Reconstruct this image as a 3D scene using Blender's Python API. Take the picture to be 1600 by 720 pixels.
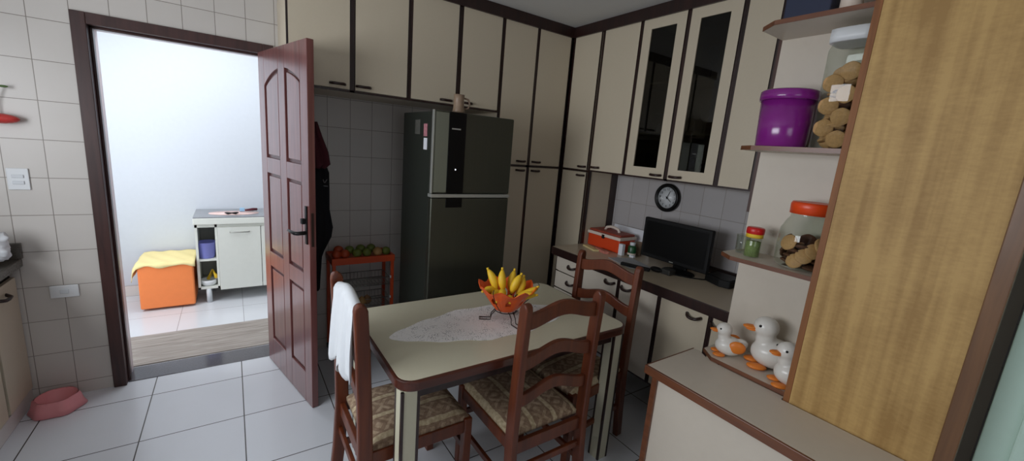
import bpy, bmesh, math, random
from mathutils import Vector, Matrix
random.seed(7)
S = bpy.context.scene
for o in list(bpy.data.objects): bpy.data.objects.remove(o, do_unlink=True)
COL = S.collection
PI = math.pi

# ------------------------------------------------------------------ camera, world, light, exposure
YAW, PITCH, ROLL, FPX, CAMZ = .6075, .1966, .0817, 639.23, 1.6276
def cam_axes():
    cy, sy, cp, sp, cr, sr = math.cos(YAW), math.sin(YAW), math.cos(PITCH), math.sin(PITCH), math.cos(ROLL), math.sin(ROLL)
    f = Vector((sy*cp, cy*cp, -sp)); rt = Vector((cy, -sy, 0)); up = rt.cross(f)
    return rt*cr + up*sr, up*cr - rt*sr, f
cam = bpy.data.cameras.new('camera'); cam.sensor_width = 36; cam.lens = 36*FPX/1600; cam.clip_start = .02
camo = bpy.data.objects.new('camera', cam); COL.objects.link(camo)
r_, u_, f_ = cam_axes()
camo.matrix_world = Matrix(((r_.x, u_.x, -f_.x, 0), (r_.y, u_.y, -f_.y, 0), (r_.z, u_.z, -f_.z, CAMZ), (0, 0, 0, 1)))
S.camera = camo
S.view_settings.view_transform = 'Standard'; S.view_settings.look = 'None'
S.view_settings.gamma = 1; S.view_settings.use_curve_mapping = False
S.view_settings.exposure = 0.25
w = bpy.data.worlds.new('world'); S.world = w; w.use_nodes = True
bg = w.node_tree.nodes['Background']; bg.inputs[0].default_value = (.75, .85, 1, 1); bg.inputs[1].default_value = 1.0
def area(name, loc, direction, sx, sy, power, color):
    l = bpy.data.lights.new(name, 'AREA'); l.shape = 'RECTANGLE'; l.size = sx; l.size_y = sy; l.energy = power; l.color = color
    o = bpy.data.objects.new(name, l); COL.objects.link(o); o.location = loc
    o.rotation_euler = Vector(direction).to_track_quat('-Z', 'Y').to_euler(); return o
area('daylight_sink_window', (-1.54, 1.35, 1.60), (1, 0, -.05), 1.85, .90, 34, (.93, .96, 1))
area('daylight_front_window', (.2, -1.26, 1.6), (0, 1, -.1), 1.3, 1.0, 2.6, (1, .90, .80))
area('hall_fill_left', (-1.25, 3.85, 1.35), (1, .55, -.15), .75, 1.9, 22, (.92, .96, 1))  # added fill lamp aimed at the hall furniture; the wall here is closed
area('hall_fill_top', (-.05, 4.0, 2.62), (0, .1, -1), 1.2, .8, 16, (.92, .96, 1))  # added overhead lamp brightening the hall, under a closed ceiling

# ------------------------------------------------------------------ materials
def lin(c):
    c = c/255
    return c/12.92 if c <= .04045 else ((c+.055)/1.055)**2.4
def rgb(r, g, b): return (lin(r), lin(g), lin(b), 1)
MATS = {}
def mat(name, color, rough=.5, metal=0, spec=.5, noise=0, nscale=30, bump=0, bscale=80, coat=0, stretch=None, sheen=0, trans=0):
    m = bpy.data.materials.new(name); m.use_nodes = True; nt = m.node_tree; b = nt.nodes['Principled BSDF']
    b.inputs['Base Color'].default_value = color; b.inputs['Roughness'].default_value = rough
    b.inputs['Metallic'].default_value = metal; b.inputs['Specular IOR Level'].default_value = spec
    if coat: b.inputs['Coat Weight'].default_value = coat; b.inputs['Coat Roughness'].default_value = .15
    if sheen: b.inputs['Sheen Weight'].default_value = sheen
    if trans: b.inputs['Transmission Weight'].default_value = trans
    tc = nt.nodes.new('ShaderNodeTexCoord'); mp = nt.nodes.new('ShaderNodeMapping'); nt.links.new(tc.outputs['Object'], mp.inputs[0])
    if stretch: mp.inputs['Scale'].default_value = stretch
    nz = nt.nodes.new('ShaderNodeTexNoise'); nz.inputs['Scale'].default_value = nscale; nz.inputs['Detail'].default_value = 5
    nt.links.new(mp.outputs[0], nz.inputs['Vector'])
    n = max(noise, .03)
    mx = nt.nodes.new('ShaderNodeMix'); mx.data_type = 'RGBA'
    mx.inputs['A'].default_value = tuple(c*(1-n) for c in color[:3])+(1,); mx.inputs['B'].default_value = tuple(min(1, c*(1+n)) for c in color[:3])+(1,)
    nt.links.new(nz.outputs['Fac'], mx.inputs['Factor']); nt.links.new(mx.outputs['Result'], b.inputs['Base Color'])
    if bump:
        n2 = nt.nodes.new('ShaderNodeTexNoise'); n2.inputs['Scale'].default_value = bscale; nt.links.new(mp.outputs[0], n2.inputs['Vector'])
        bp = nt.nodes.new('ShaderNodeBump'); bp.inputs['Strength'].default_value = bump; bp.inputs['Distance'].default_value = .002
        nt.links.new(n2.outputs['Fac'], bp.inputs['Height']); nt.links.new(bp.outputs[0], b.inputs['Normal'])
    MATS[name] = m; return m

def tile_mat(name, c1, c2, grout, ax, ox, oy, tw, th, gap, rough, noise_amt=.06):
    m = bpy.data.materials.new(name); m.use_nodes = True; nt = m.node_tree; b = nt.nodes['Principled BSDF']
    tc = nt.nodes.new('ShaderNodeTexCoord'); sp = nt.nodes.new('ShaderNodeSeparateXYZ'); nt.links.new(tc.outputs['Object'], sp.inputs[0])
    cb = nt.nodes.new('ShaderNodeCombineXYZ')
    for i, (a, off) in enumerate(((ax[0], ox), (ax[1], oy))):
        s = nt.nodes.new('ShaderNodeMath'); s.operation = 'SUBTRACT'; s.inputs[1].default_value = off - 20*(tw if i == 0 else th)
        nt.links.new(sp.outputs[a], s.inputs[0]); nt.links.new(s.outputs[0], cb.inputs[i])
    br = nt.nodes.new('ShaderNodeTexBrick'); br.offset = 0; br.squash = 1; br.inputs['Scale'].default_value = 1
    br.inputs['Brick Width'].default_value = tw; br.inputs['Row Height'].default_value = th; br.inputs['Mortar Size'].default_value = gap
    br.inputs['Mortar Smooth'].default_value = .3
    br.inputs['Color1'].default_value = c1; br.inputs['Color2'].default_value = c2; br.inputs['Mortar'].default_value = grout
    nt.links.new(cb.outputs[0], br.inputs['Vector'])
    nz = nt.nodes.new('ShaderNodeTexNoise'); nz.inputs['Scale'].default_value = 3; nz.inputs['Detail'].default_value = 6
    nt.links.new(tc.outputs['Object'], nz.inputs['Vector'])
    mr = nt.nodes.new('ShaderNodeMapRange'); mr.inputs['To Min'].default_value = 1-noise_amt; mr.inputs['To Max'].default_value = 1+noise_amt
    nt.links.new(nz.outputs['Fac'], mr.inputs['Value'])
    mu = nt.nodes.new('ShaderNodeVectorMath'); mu.operation = 'SCALE'; nt.links.new(br.outputs['Color'], mu.inputs[0]); nt.links.new(mr.outputs[0], mu.inputs['Scale'])
    nt.links.new(mu.outputs[0], b.inputs['Base Color'])
    b.inputs['Roughness'].default_value = rough
    bp = nt.nodes.new('ShaderNodeBump'); bp.inputs['Strength'].default_value = .4; bp.inputs['Distance'].default_value = .002; bp.invert = True
    nt.links.new(br.outputs['Fac'], bp.inputs['Height']); nt.links.new(bp.outputs[0], b.inputs['Normal'])
    return m

def wood_mat(name, dark, light, rough=.35, axis='Z', scale=12, coat=.3, dist=3.5):
    m = bpy.data.materials.new(name); m.use_nodes = True; nt = m.node_tree; b = nt.nodes['Principled BSDF']
    tc = nt.nodes.new('ShaderNodeTexCoord'); mp = nt.nodes.new('ShaderNodeMapping'); nt.links.new(tc.outputs['Object'], mp.inputs[0])
    mp.inputs['Scale'].default_value = {'Z': (1, 1, .07), 'X': (.07, 1, 1), 'Y': (1, .07, 1)}[axis]
    nz = nt.nodes.new('ShaderNodeTexNoise'); nz.inputs['Scale'].default_value = scale*3; nz.inputs['Detail'].default_value = 8; nz.inputs['Distortion'].default_value = dist*.2
    nt.links.new(mp.outputs[0], nz.inputs['Vector'])
    rp = nt.nodes.new('ShaderNodeValToRGB'); rp.color_ramp.elements[0].position = .3; rp.color_ramp.elements[0].color = dark
    rp.color_ramp.elements[1].position = .7; rp.color_ramp.elements[1].color = light
    nt.links.new(nz.outputs['Fac'], rp.inputs[0]); nt.links.new(rp.outputs[0], b.inputs['Base Color'])
    b.inputs['Roughness'].default_value = rough; b.inputs['Coat Weight'].default_value = coat; b.inputs['Coat Roughness'].default_value = .2
    bp = nt.nodes.new('ShaderNodeBump'); bp.inputs['Strength'].default_value = .15; bp.inputs['Distance'].default_value = .001
    nt.links.new(nz.outputs['Fac'], bp.inputs['Height']); nt.links.new(bp.outputs[0], b.inputs['Normal'])
    return m

def glass_mat(name, tint, fres=1.45, rough=.02, gloss=(1, 1, 1, 1)):
    m = bpy.data.materials.new(name); m.use_nodes = True; nt = m.node_tree
    for n in list(nt.nodes):
        if n.type != 'OUTPUT_MATERIAL': nt.nodes.remove(n)
    out = [n for n in nt.nodes if n.type == 'OUTPUT_MATERIAL'][0]
    tr = nt.nodes.new('ShaderNodeBsdfTransparent'); tr.inputs[0].default_value = tint
    gl = nt.nodes.new('ShaderNodeBsdfGlossy'); gl.inputs['Roughness'].default_value = rough; gl.inputs['Color'].default_value = gloss
    lw = nt.nodes.new('ShaderNodeLayerWeight'); lw.inputs[0].default_value = .5
    pw = nt.nodes.new('ShaderNodeMath'); pw.operation = 'POWER'; pw.inputs[1].default_value = 4; nt.links.new(lw.outputs['Facing'], pw.inputs[0])
    fr = nt.nodes.new('ShaderNodeMath'); fr.operation = 'MULTIPLY_ADD'; fr.inputs[1].default_value = .75; fr.inputs[2].default_value = (fres-1)**2/(fres+1)**2
    nt.links.new(pw.outputs[0], fr.inputs[0])
    mx = nt.nodes.new('ShaderNodeMixShader'); nt.links.new(fr.outputs[0], mx.inputs[0]); nt.links.new(tr.outputs[0], mx.inputs[1]); nt.links.new(gl.outputs[0], mx.inputs[2])
    nt.links.new(mx.outputs[0], out.inputs['Surface']); return m

TW, TH, TX, TZ = .1535, .2, -.8125, .0757
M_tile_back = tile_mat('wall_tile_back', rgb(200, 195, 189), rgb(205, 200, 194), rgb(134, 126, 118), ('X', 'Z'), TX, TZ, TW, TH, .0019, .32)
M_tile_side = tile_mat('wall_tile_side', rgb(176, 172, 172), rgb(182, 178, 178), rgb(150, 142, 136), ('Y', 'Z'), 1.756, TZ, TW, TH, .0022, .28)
M_floor = tile_mat('floor_tile', rgb(211, 214, 220), rgb(215, 218, 224), rgb(76, 72, 70), ('X', 'Y'), -.9131, 3.4472, .4546, .4546, .0032, .22, .04)
M_floor2 = tile_mat('hall_floor_tile', rgb(214, 216, 220), rgb(218, 220, 224), rgb(150, 150, 152), ('X', 'Y'), .03, 3.41, .45, .45, .002, .15, .03)
M_skirt_tile = tile_mat('hall_skirting_tile', rgb(215, 210, 205), rgb(219, 214, 210), rgb(170, 160, 155), ('X', 'Z'), .03, 0, .3, .1, .002, .2)
M_paint = mat('white_wall_paint', rgb(204, 209, 216), .7)
M_ceiling = mat('ceiling_paint', rgb(205, 205, 203), .8)
M_cream = mat('cream_laminate', rgb(202, 190, 168), .42, noise=.02, nscale=120)
M_white_lam = mat('white_laminate', rgb(208, 198, 183), .45, noise=.015)
M_wenge = wood_mat('dark_brown_edge', rgb(30, 14, 12), rgb(48, 24, 20), .4)
M_edge = wood_mat('reddish_edge_band', rgb(92, 50, 26), rgb(118, 68, 38), .45, 'Y')
M_frame = wood_mat('door_frame_wood', rgb(48, 26, 24), rgb(70, 40, 36), .4)
M_door = wood_mat('mahogany_door', rgb(98, 54, 52), rgb(124, 74, 70), .30, 'Z', 9, .8)
M_doorg = wood_mat('mahogany_groove', rgb(60, 26, 26), rgb(84, 40, 38), .4)
M_chair = wood_mat('chair_wood', rgb(80, 34, 15), rgb(110, 52, 24), .42, 'Z', 10, .12)
M_tedge = wood_mat('table_edge_wood', rgb(62, 26, 16), rgb(88, 40, 24), .32, 'X', 10, .4)
M_top = mat('table_laminate', rgb(206, 200, 176), .3, noise=.02, nscale=60)
M_tleg = mat('table_leg_laminate', rgb(200, 196, 172), .4)
M_counter = mat('counter_laminate', rgb(186, 172, 150), .3, noise=.04, nscale=200)
M_granite = mat('grey_granite', rgb(86, 82, 76), .25, noise=.5, nscale=180)
M_sill = mat('dark_granite_sill', rgb(92, 90, 96), .12, noise=.25, nscale=150)
M_handle = mat('dark_brown_handle', rgb(42, 22, 18), .35)
M_black = mat('black_plastic', rgb(12, 12, 13), .4, spec=.3)
M_blackm = mat('matt_black_plastic', rgb(15, 15, 16), .6, spec=.3)
M_screen = mat('black_screen', rgb(5, 5, 6), .4, spec=.25)
M_steel = mat('brushed_steel', rgb(92, 94, 84), .36, metal=.85, noise=.06, nscale=60, stretch=(1, 1, .03))
M_steel_side = mat('dark_grey_metal_side', rgb(40, 44, 38), .5, metal=.2)
M_trim = mat('bright_trim', rgb(190, 192, 186), .3, metal=.6)
M_orange = mat('orange_painted_metal', rgb(196, 74, 34), .4)
M_wire = mat('chromed_wire', rgb(150, 150, 145), .3, metal=.8)
M_dwire = mat('dark_wire', rgb(60, 48, 44), .35, metal=.6)
M_obowl = mat('orange_plastic', rgb(232, 92, 22), .35, spec=.5)
M_ban = mat('banana_skin', rgb(236, 194, 44), .5, noise=.12, nscale=25)
M_bantip = mat('banana_tip', rgb(70, 48, 24), .7)
M_lace_col = rgb(238, 236, 234)
M_cloth = mat('white_cotton', rgb(222, 226, 230), .85, bump=.3, bscale=300, sheen=.2)
M_pink = mat('pink_plastic', rgb(228, 148, 152), .45)
M_plate = mat('white_plastic', rgb(225, 228, 230), .4)
M_plate2 = mat('white_plastic_rocker', rgb(210, 214, 218), .35)
M_red = mat('red_glaze', rgb(196, 62, 58), .25)
M_green = mat('green_leaf', rgb(70, 96, 44), .6)
M_dark = mat('dark_fabric', rgb(20, 20, 26), .9, bump=.4, bscale=200)
M_maroon = mat('maroon_fabric', rgb(86, 34, 44), .9, bump=.4, bscale=200)
M_boxor = mat('orange_leatherette', rgb(250, 140, 76), .5, noise=.05, nscale=20)
M_yel = mat('yellow_cotton', rgb(240, 222, 160), .85, noise=.04)
M_hallcab = mat('hall_cabinet_white', rgb(222, 224, 216), .45)
M_halltop = mat('grey_granite_top', rgb(140, 142, 146), .3, noise=.15, nscale=150)
M_inside = mat('cabinet_inside_grey', rgb(96, 96, 90), .7)
M_bluep = mat('blue_violet_plastic', rgb(132, 136, 210), .4)
M_cookie = mat('cookie_biscuit', rgb(200, 156, 104), .8, noise=.25, nscale=120, bump=.6, bscale=150)
M_cookied = mat('cookie_chocolate', rgb(96, 60, 38), .8, noise=.3, nscale=120, bump=.6, bscale=150)
M_oraw = mat('duck_orange', rgb(226, 128, 44), .4)
M_duck = mat('duck_white_ceramic', rgb(226, 222, 214), .3, coat=.3)
M_purple = mat('purple_plastic', rgb(132, 34, 132), .2, coat=.5, trans=0)
M_lidred = mat('red_lid', rgb(200, 30, 28), .35)
M_lidyel = mat('yellow_label', rgb(228, 190, 50), .5)
M_lidor = mat('orange_lid', rgb(232, 76, 28), .35)
M_herb = mat('dried_green_herbs', rgb(132, 150, 92), .9, noise=.5, nscale=150, bump=.8, bscale=300)
M_navy = mat('navy_blue_card', rgb(32, 40, 66), .6)
M_mint = mat('pale_mint_paint', rgb(196, 222, 208), .5)
M_skel = mat('brown_ceramic', rgb(140, 118, 98), .3, noise=.3, nscale=40)
M_glass = glass_mat('clear_glass', (.86, .89, .86, 1), 1.45)
M_cabglass = glass_mat('smoked_cabinet_glass', (.34, .34, .31, 1), 1.5, .01)
M_pane = glass_mat('window_glass', (.96, .98, 1, 1), 1.45)
M_paper = mat('white_paper', rgb(220, 222, 228), .8)
M_grey = mat('grey_print_paper', rgb(170, 172, 176), .8, noise=.2, nscale=90)
M_toolor = mat('orange_red_plastic', rgb(214, 70, 28), .4)
M_toolwh = mat('offwhite_plastic', rgb(222, 206, 192), .45)
M_tgreen = mat('dark_green_bottle', rgb(24, 74, 40), .3)
M_fgreen = mat('green_fruit_skin', rgb(96, 108, 40), .5, noise=.25, nscale=20)
M_fred = mat('red_orange_fruit_skin', rgb(172, 66, 30), .45, noise=.2, nscale=20)
M_fpale = mat('blush_fruit_skin', rgb(170, 130, 78), .5, noise=.25, nscale=20)
M_fbrown = mat('brown_onion_skin', rgb(136, 100, 66), .5, noise=.2, nscale=30)
M_mat_ = wood_mat('grey_brown_woven_mat', rgb(134, 124, 116), rgb(172, 164, 156), .8, 'X', 20, 0)
M_veneer = None

def veneer():
    m = bpy.data.materials.new('oak_veneer_board'); m.use_nodes = True; nt = m.node_tree; b = nt.nodes['Principled BSDF']
    tc = nt.nodes.new('ShaderNodeTexCoord'); mp = nt.nodes.new('ShaderNodeMapping'); mp.inputs['Scale'].default_value = (1, 1, .035)
    nt.links.new(tc.outputs['Object'], mp.inputs[0])
    a = nt.nodes.new('ShaderNodeTexNoise'); a.inputs['Scale'].default_value = 26; a.inputs['Detail'].default_value = 4
    nt.links.new(mp.outputs[0], a.inputs['Vector'])
    mp2 = nt.nodes.new('ShaderNodeMapping'); mp2.inputs['Scale'].default_value = (1, .3, .8); nt.links.new(tc.outputs['Object'], mp2.inputs[0])
    c = nt.nodes.new('ShaderNodeTexNoise'); c.inputs['Scale'].default_value = 150; c.inputs['Detail'].default_value = 6
    nt.links.new(mp2.outputs[0], c.inputs['Vector'])
    d = nt.nodes.new('ShaderNodeTexNoise'); d.inputs['Scale'].default_value = 5; nt.links.new(tc.outputs['Object'], d.inputs['Vector'])
    ad = nt.nodes.new('ShaderNodeMath'); ad.operation = 'MULTIPLY_ADD'; ad.inputs[1].default_value = .28
    nt.links.new(c.outputs['Fac'], ad.inputs[0]); nt.links.new(a.outputs['Fac'], ad.inputs[2])
    a2 = nt.nodes.new('ShaderNodeMath'); a2.operation = 'MULTIPLY_ADD'; a2.inputs[1].default_value = .4
    nt.links.new(d.outputs['Fac'], a2.inputs[0]); nt.links.new(ad.outputs[0], a2.inputs[2])
    rp = nt.nodes.new('ShaderNodeValToRGB'); e = rp.color_ramp.elements
    e[0].position = .68; e[0].color = rgb(160, 124, 70); e[1].position = 1.1 if False else 1.0; e[1].color = rgb(192, 156, 96)
    nt.links.new(a2.outputs[0], rp.inputs[0]); nt.links.new(rp.outputs[0], b.inputs['Base Color']); b.inputs['Roughness'].default_value = .6
    return m
M_veneer = veneer()

def cushion_mat():
    m = bpy.data.materials.new('patterned_seat_fabric'); m.use_nodes = True; nt = m.node_tree; b = nt.nodes['Principled BSDF']; L = nt.links.new
    tc = nt.nodes.new('ShaderNodeTexCoord'); sp = nt.nodes.new('ShaderNodeSeparateXYZ'); L(tc.outputs['Object'], sp.inputs[0])
    def math_(op, a, b_=None, c=None):
        n = nt.nodes.new('ShaderNodeMath'); n.operation = op
        for i, v in enumerate((a, b_, c)):
            if v is None: continue
            if isinstance(v, (int, float)): n.inputs[i].default_value = v
            else: L(v, n.inputs[i])
        return n.outputs[0]
    nz = nt.nodes.new('ShaderNodeTexNoise'); nz.inputs['Scale'].default_value = 14; L(tc.outputs['Object'], nz.inputs['Vector'])
    xw = math_('MULTIPLY_ADD', nz.outputs['Fac'], .02, sp.outputs['X'])
    st = math_('PINGPONG', xw, .06)                      # 0..0.0475 bands
    stn = math_('DIVIDE', st, .06)
    zz = math_('PINGPONG', math_('ADD', sp.outputs['Y'], 1), .045)
    dia = math_('ADD', math_('DIVIDE', zz, .045), math_('MULTIPLY', stn, 1.2))
    dd = math_('SINE', math_('MULTIPLY', dia, 7.0))
    inb = math_('LESS_THAN', stn, .62)
    edge = math_('GREATER_THAN', stn, .8)
    base = nt.nodes.new('ShaderNodeMix'); base.data_type = 'RGBA'; base.inputs['A'].default_value = rgb(150, 126, 104); base.inputs['B'].default_value = rgb(180, 158, 132)
    L(math_('MULTIPLY', math_('GREATER_THAN', dd, .1), inb), base.inputs['Factor'])
    m2 = nt.nodes.new('ShaderNodeMix'); m2.data_type = 'RGBA'; L(edge, m2.inputs['Factor']); L(base.outputs['Result'], m2.inputs['A']); m2.inputs['B'].default_value = rgb(200, 184, 152)
    n2 = nt.nodes.new('ShaderNodeTexNoise'); n2.inputs['Scale'].default_value = 60; n2.inputs['Detail'].default_value = 5; L(tc.outputs['Object'], n2.inputs['Vector'])
    m3 = nt.nodes.new('ShaderNodeMix'); m3.data_type = 'RGBA'; m3.blend_type = 'MULTIPLY'; m3.inputs['Factor'].default_value = .8
    rp = nt.nodes.new('ShaderNodeValToRGB'); rp.color_ramp.elements[0].position = .35; rp.color_ramp.elements[0].color = (.55, .48, .42, 1); rp.color_ramp.elements[1].position = .65
    L(n2.outputs['Fac'], rp.inputs[0]); L(m2.outputs['Result'], m3.inputs['A']); L(rp.outputs[0], m3.inputs['B'])
    L(m3.outputs['Result'], b.inputs['Base Color']); b.inputs['Roughness'].default_value = .9
    bp = nt.nodes.new('ShaderNodeBump'); bp.inputs['Strength'].default_value = .4; bp.inputs['Distance'].default_value = .003; L(n2.outputs['Fac'], bp.inputs['Height']); L(bp.outputs[0], b.inputs['Normal'])
    return m
M_cush = cushion_mat()

def lace_mat():
    m = bpy.data.materials.new('white_crochet_lace'); m.use_nodes = True; nt = m.node_tree; b = nt.nodes['Principled BSDF']; L = nt.links.new
    b.inputs['Base Color'].default_value = M_lace_col; b.inputs['Roughness'].default_value = .9
    tc = nt.nodes.new('ShaderNodeTexCoord'); v = nt.nodes.new('ShaderNodeTexVoronoi'); v.inputs['Scale'].default_value = 130; L(tc.outputs['Object'], v.inputs['Vector'])
    v2 = nt.nodes.new('ShaderNodeTexVoronoi'); v2.inputs['Scale'].default_value = 22; L(tc.outputs['Object'], v2.inputs['Vector'])
    a = nt.nodes.new('ShaderNodeMath'); a.operation = 'MULTIPLY_ADD'; a.inputs[1].default_value = .45; L(v2.outputs['Distance'], a.inputs[0]); L(v.outputs['Distance'], a.inputs[2])
    g = nt.nodes.new('ShaderNodeMapRange'); g.inputs['From Min'].default_value = .36; g.inputs['From Max'].default_value = .60; g.inputs['To Min'].default_value = .35; g.inputs['To Max'].default_value = 1
    L(a.outputs[0], g.inputs['Value']); L(g.outputs[0], b.inputs['Alpha'])
    return m
M_lace = lace_mat()

# ------------------------------------------------------------------ helpers
def B(): return bmesh.new()
def bx(bm, x0, x1, y0, y1, z0, z1, mi=0):
    v = [bm.verts.new(p) for p in ((x0, y0, z0), (x1, y0, z0), (x1, y1, z0), (x0, y1, z0), (x0, y0, z1), (x1, y0, z1), (x1, y1, z1), (x0, y1, z1))]
    for f in ((0, 3, 2, 1), (4, 5, 6, 7), (0, 1, 5, 4), (1, 2, 6, 5), (2, 3, 7, 6), (3, 0, 4, 7)):
        bm.faces.new([v[i] for i in f]).material_index = mi
    return bm
def box(*a): return bx(B(), *a)
def prism(bm, pts, fn, a0, a1, mi=0):
    """2-D outline extruded; fn(u, v, a) -> xyz"""
    n = len(pts); lo = [bm.verts.new(fn(u, v, a0)) for u, v in pts]; hi = [bm.verts.new(fn(u, v, a1)) for u, v in pts]
    fs = [bm.faces.new(lo[::-1]), bm.faces.new(hi)]
    for i in range(n): fs.append(bm.faces.new((lo[i], lo[(i+1) % n], hi[(i+1) % n], hi[i])))
    for f in fs: f.material_index = mi
    bmesh.ops.recalc_face_normals(bm, faces=fs); return bm
def lathe(bm, prof, c=(0, 0, 0), seg=28, mi=0, sx=1, sy=1, rot=None, lobes=0, lobe_amp=0):
    rings = []; R = rot or Matrix.Identity(3)
    for r, z in prof:
        if r < 1e-5: rings.append([bm.verts.new(Vector(c) + R @ Vector((0, 0, z)))]); continue
        ring = []
        for i in range(seg):
            a = 2*PI*i/seg; rr = r*(1+lobe_amp*math.cos(lobes*a)) if lobes else r
            ring.append(bm.verts.new(Vector(c) + R @ Vector((rr*sx*math.cos(a), rr*sy*math.sin(a), z))))
        rings.append(ring)
    for a, b in zip(rings[:-1], rings[1:]):
        for i in range(seg):
            j = (i+1) % seg
            if len(a) == 1 and len(b) == 1: continue
            if len(a) == 1: f = bm.faces.new((a[0], b[i], b[j]))
            elif len(b) == 1: f = bm.faces.new((a[i], a[j], b[0]))
            else: f = bm.faces.new((a[i], a[j], b[j], b[i]))
            f.material_index = mi; f.smooth = True
    return bm
def tube(bm, pts, r, seg=8, mi=0, closed=False, flat=1.0):
    pts = [Vector(p) for p in pts]; n = len(pts); rings = []
    rs = r if isinstance(r, (list, tuple)) else [r]*n
    up = None
    for i, p in enumerate(pts):
        if closed: t = (pts[(i+1) % n] - pts[i-1]).normalized()
        else: t = (pts[min(i+1, n-1)] - pts[max(i-1, 0)]).normalized()
        if up is None: up = Vector((0, 0, 1)) if abs(t.z) < .9 else Vector((1, 0, 0))
        s = t.cross(up).normalized(); up = s.cross(t).normalized()
        rings.append([bm.verts.new(p + s*math.cos(2*PI*k/seg)*rs[i] + up*math.sin(2*PI*k/seg)*rs[i]*flat) for k in range(seg)])
    pairs = list(zip(rings[:-1], rings[1:])) + ([(rings[-1], rings[0])] if closed else [])
    for a, b in pairs:
        for k in range(seg):
            f = bm.faces.new((a[k], a[(k+1) % seg], b[(k+1) % seg], b[k])); f.material_index = mi; f.smooth = True
    if not closed:
        for q in (rings[0][::-1], rings[-1]): bm.faces.new(q).material_index = mi
    return bm
def ball(bm, c, r, mi=0, u=16, v=10, rot=None):
    s = bmesh.ops.create_uvsphere(bm, u_segments=u, v_segments=v, radius=1)
    R = (rot or Matrix.Identity(3))
    for x in s['verts']: x.co = Vector(c) + R @ Vector((x.co.x*r[0], x.co.y*r[1], x.co.z*r[2]))
    for x in s['verts']:
        for f in x.link_faces: f.smooth = True; f.material_index = mi
    return bm
def obj(name, bm, mats, parent=None, bevel=0, seg=2, subd=0, solid=0, remesh=0, recalc=True):
    if recalc: bmesh.ops.recalc_face_normals(bm, faces=bm.faces)
    if parent is not None and parent.get('_l') is not None:
        L = Vector(parent['_l']); bmesh.ops.translate(bm, verts=bm.verts, vec=-L)
    me = bpy.data.meshes.new(name); bm.to_mesh(me); bm.free()
    for m in (mats if isinstance(mats, (list, tuple)) else [mats]): me.materials.append(m)
    o = bpy.data.objects.new(name, me); COL.objects.link(o)
    if parent is not None:
        o.parent = parent
        if parent.get('_l') is not None: o['_l'] = parent['_l']   # so a sub-part is shifted the same way
    if solid: md = o.modifiers.new('s', 'SOLIDIFY'); md.thickness = solid; md.offset = -1
    if remesh:
        md = o.modifiers.new('r', 'REMESH'); md.mode = 'VOXEL'; md.voxel_size = remesh; md.use_smooth_shade = True
        sm = o.modifiers.new('sm', 'SMOOTH'); sm.iterations = 6
    if bevel: md = o.modifiers.new('b', 'BEVEL'); md.width = bevel; md.segments = seg; md.limit_method = 'ANGLE'; md.angle_limit = .6
    if subd: md = o.modifiers.new('u', 'SUBSURF'); md.levels = subd; md.render_levels = subd
    return o
def tag(o, label, cat, group=None):
    o['label'] = label; o['category'] = cat
    if group: o['group'] = group
    return o
def thing(name, label, cat, loc=(0, 0, 0), group=None):
    """Empty at the base of a thing; its parts are given in world coordinates"""
    o = bpy.data.objects.new(name, None); COL.objects.link(o); o.location = loc; o.empty_display_size = .05
    o['_l'] = list(loc); return tag(o, label, cat, group)
def struct(name, bm, m, **k):
    o = obj(name, bm, m, **k); o['kind'] = 'structure'; return o
def sthing(name, loc=(0, 0, 0)):
    o = bpy.data.objects.new(name, None); COL.objects.link(o); o.location = loc; o['_l'] = list(loc); o['kind'] = 'structure'; return o
def dup(root, loc, rz, label):
    r = root.copy(); COL.objects.link(r); r.location = loc; r.rotation_euler = (0, 0, rz); r['label'] = label
    for ch in list(root.children):
        c = ch.copy(); COL.objects.link(c); c.parent = r
        for g in list(ch.children):
            d = g.copy(); COL.objects.link(d); d.parent = c
    return r
def textmesh(body, size, depth=.0004):
    cu = bpy.data.curves.new('t', 'FONT'); cu.body = body; cu.size = size; cu.align_x = 'CENTER'; cu.align_y = 'CENTER'; cu.extrude = depth
    to = bpy.data.objects.new('t', cu); COL.objects.link(to); bpy.context.view_layer.update()
    me = bpy.data.meshes.new_from_object(to.evaluated_get(bpy.context.evaluated_depsgraph_get()))
    bpy.data.objects.remove(to, do_unlink=True); bm = B(); bm.from_mesh(me); bpy.data.meshes.remove(me); return bm

# ------------------------------------------------------------------ room shell
D, W, XL, YF, CZ = 3.193, 2.706, -1.6, -1.3, 2.625
bm = box(XL-.1, -.64, D, 3.40, 0, CZ); bx(bm, .235, W+.1, D, 3.40, 0, CZ); bx(bm, -.64, .235, D, 3.40, 2.125, CZ)
struct('wall_back', bm, M_tile_back)
struct('wall_right', box(W, W+.1, YF, D, 0, CZ), M_tile_side)
bm = box(XL-.1, XL, YF, .45, 0, CZ); bx(bm, XL-.1, XL, 2.35, D, 0, CZ); bx(bm, XL-.1, XL, .45, 2.35, 0, 1.12); bx(bm, XL-.1, XL, .45, 2.35, 2.08, CZ)
struct('wall_left', bm, M_tile_side)
bm = box(XL, -.45, YF-.1, YF, 0, CZ); bx(bm, .85, W, YF-.1, YF, 0, CZ); bx(bm, -.45, .85, YF-.1, YF, 0, 1.1); bx(bm, -.45, .85, YF-.1, YF, 2.1, CZ)
struct('wall_front', bm, M_tile_side)
struct('floor', box(XL-.1, W+.1, YF-.1, 3.215, -.08, 0), M_floor)
struct('ceiling', box(XL-.1, W+.1, YF-.1, D, CZ, CZ+.08), M_ceiling)
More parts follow.
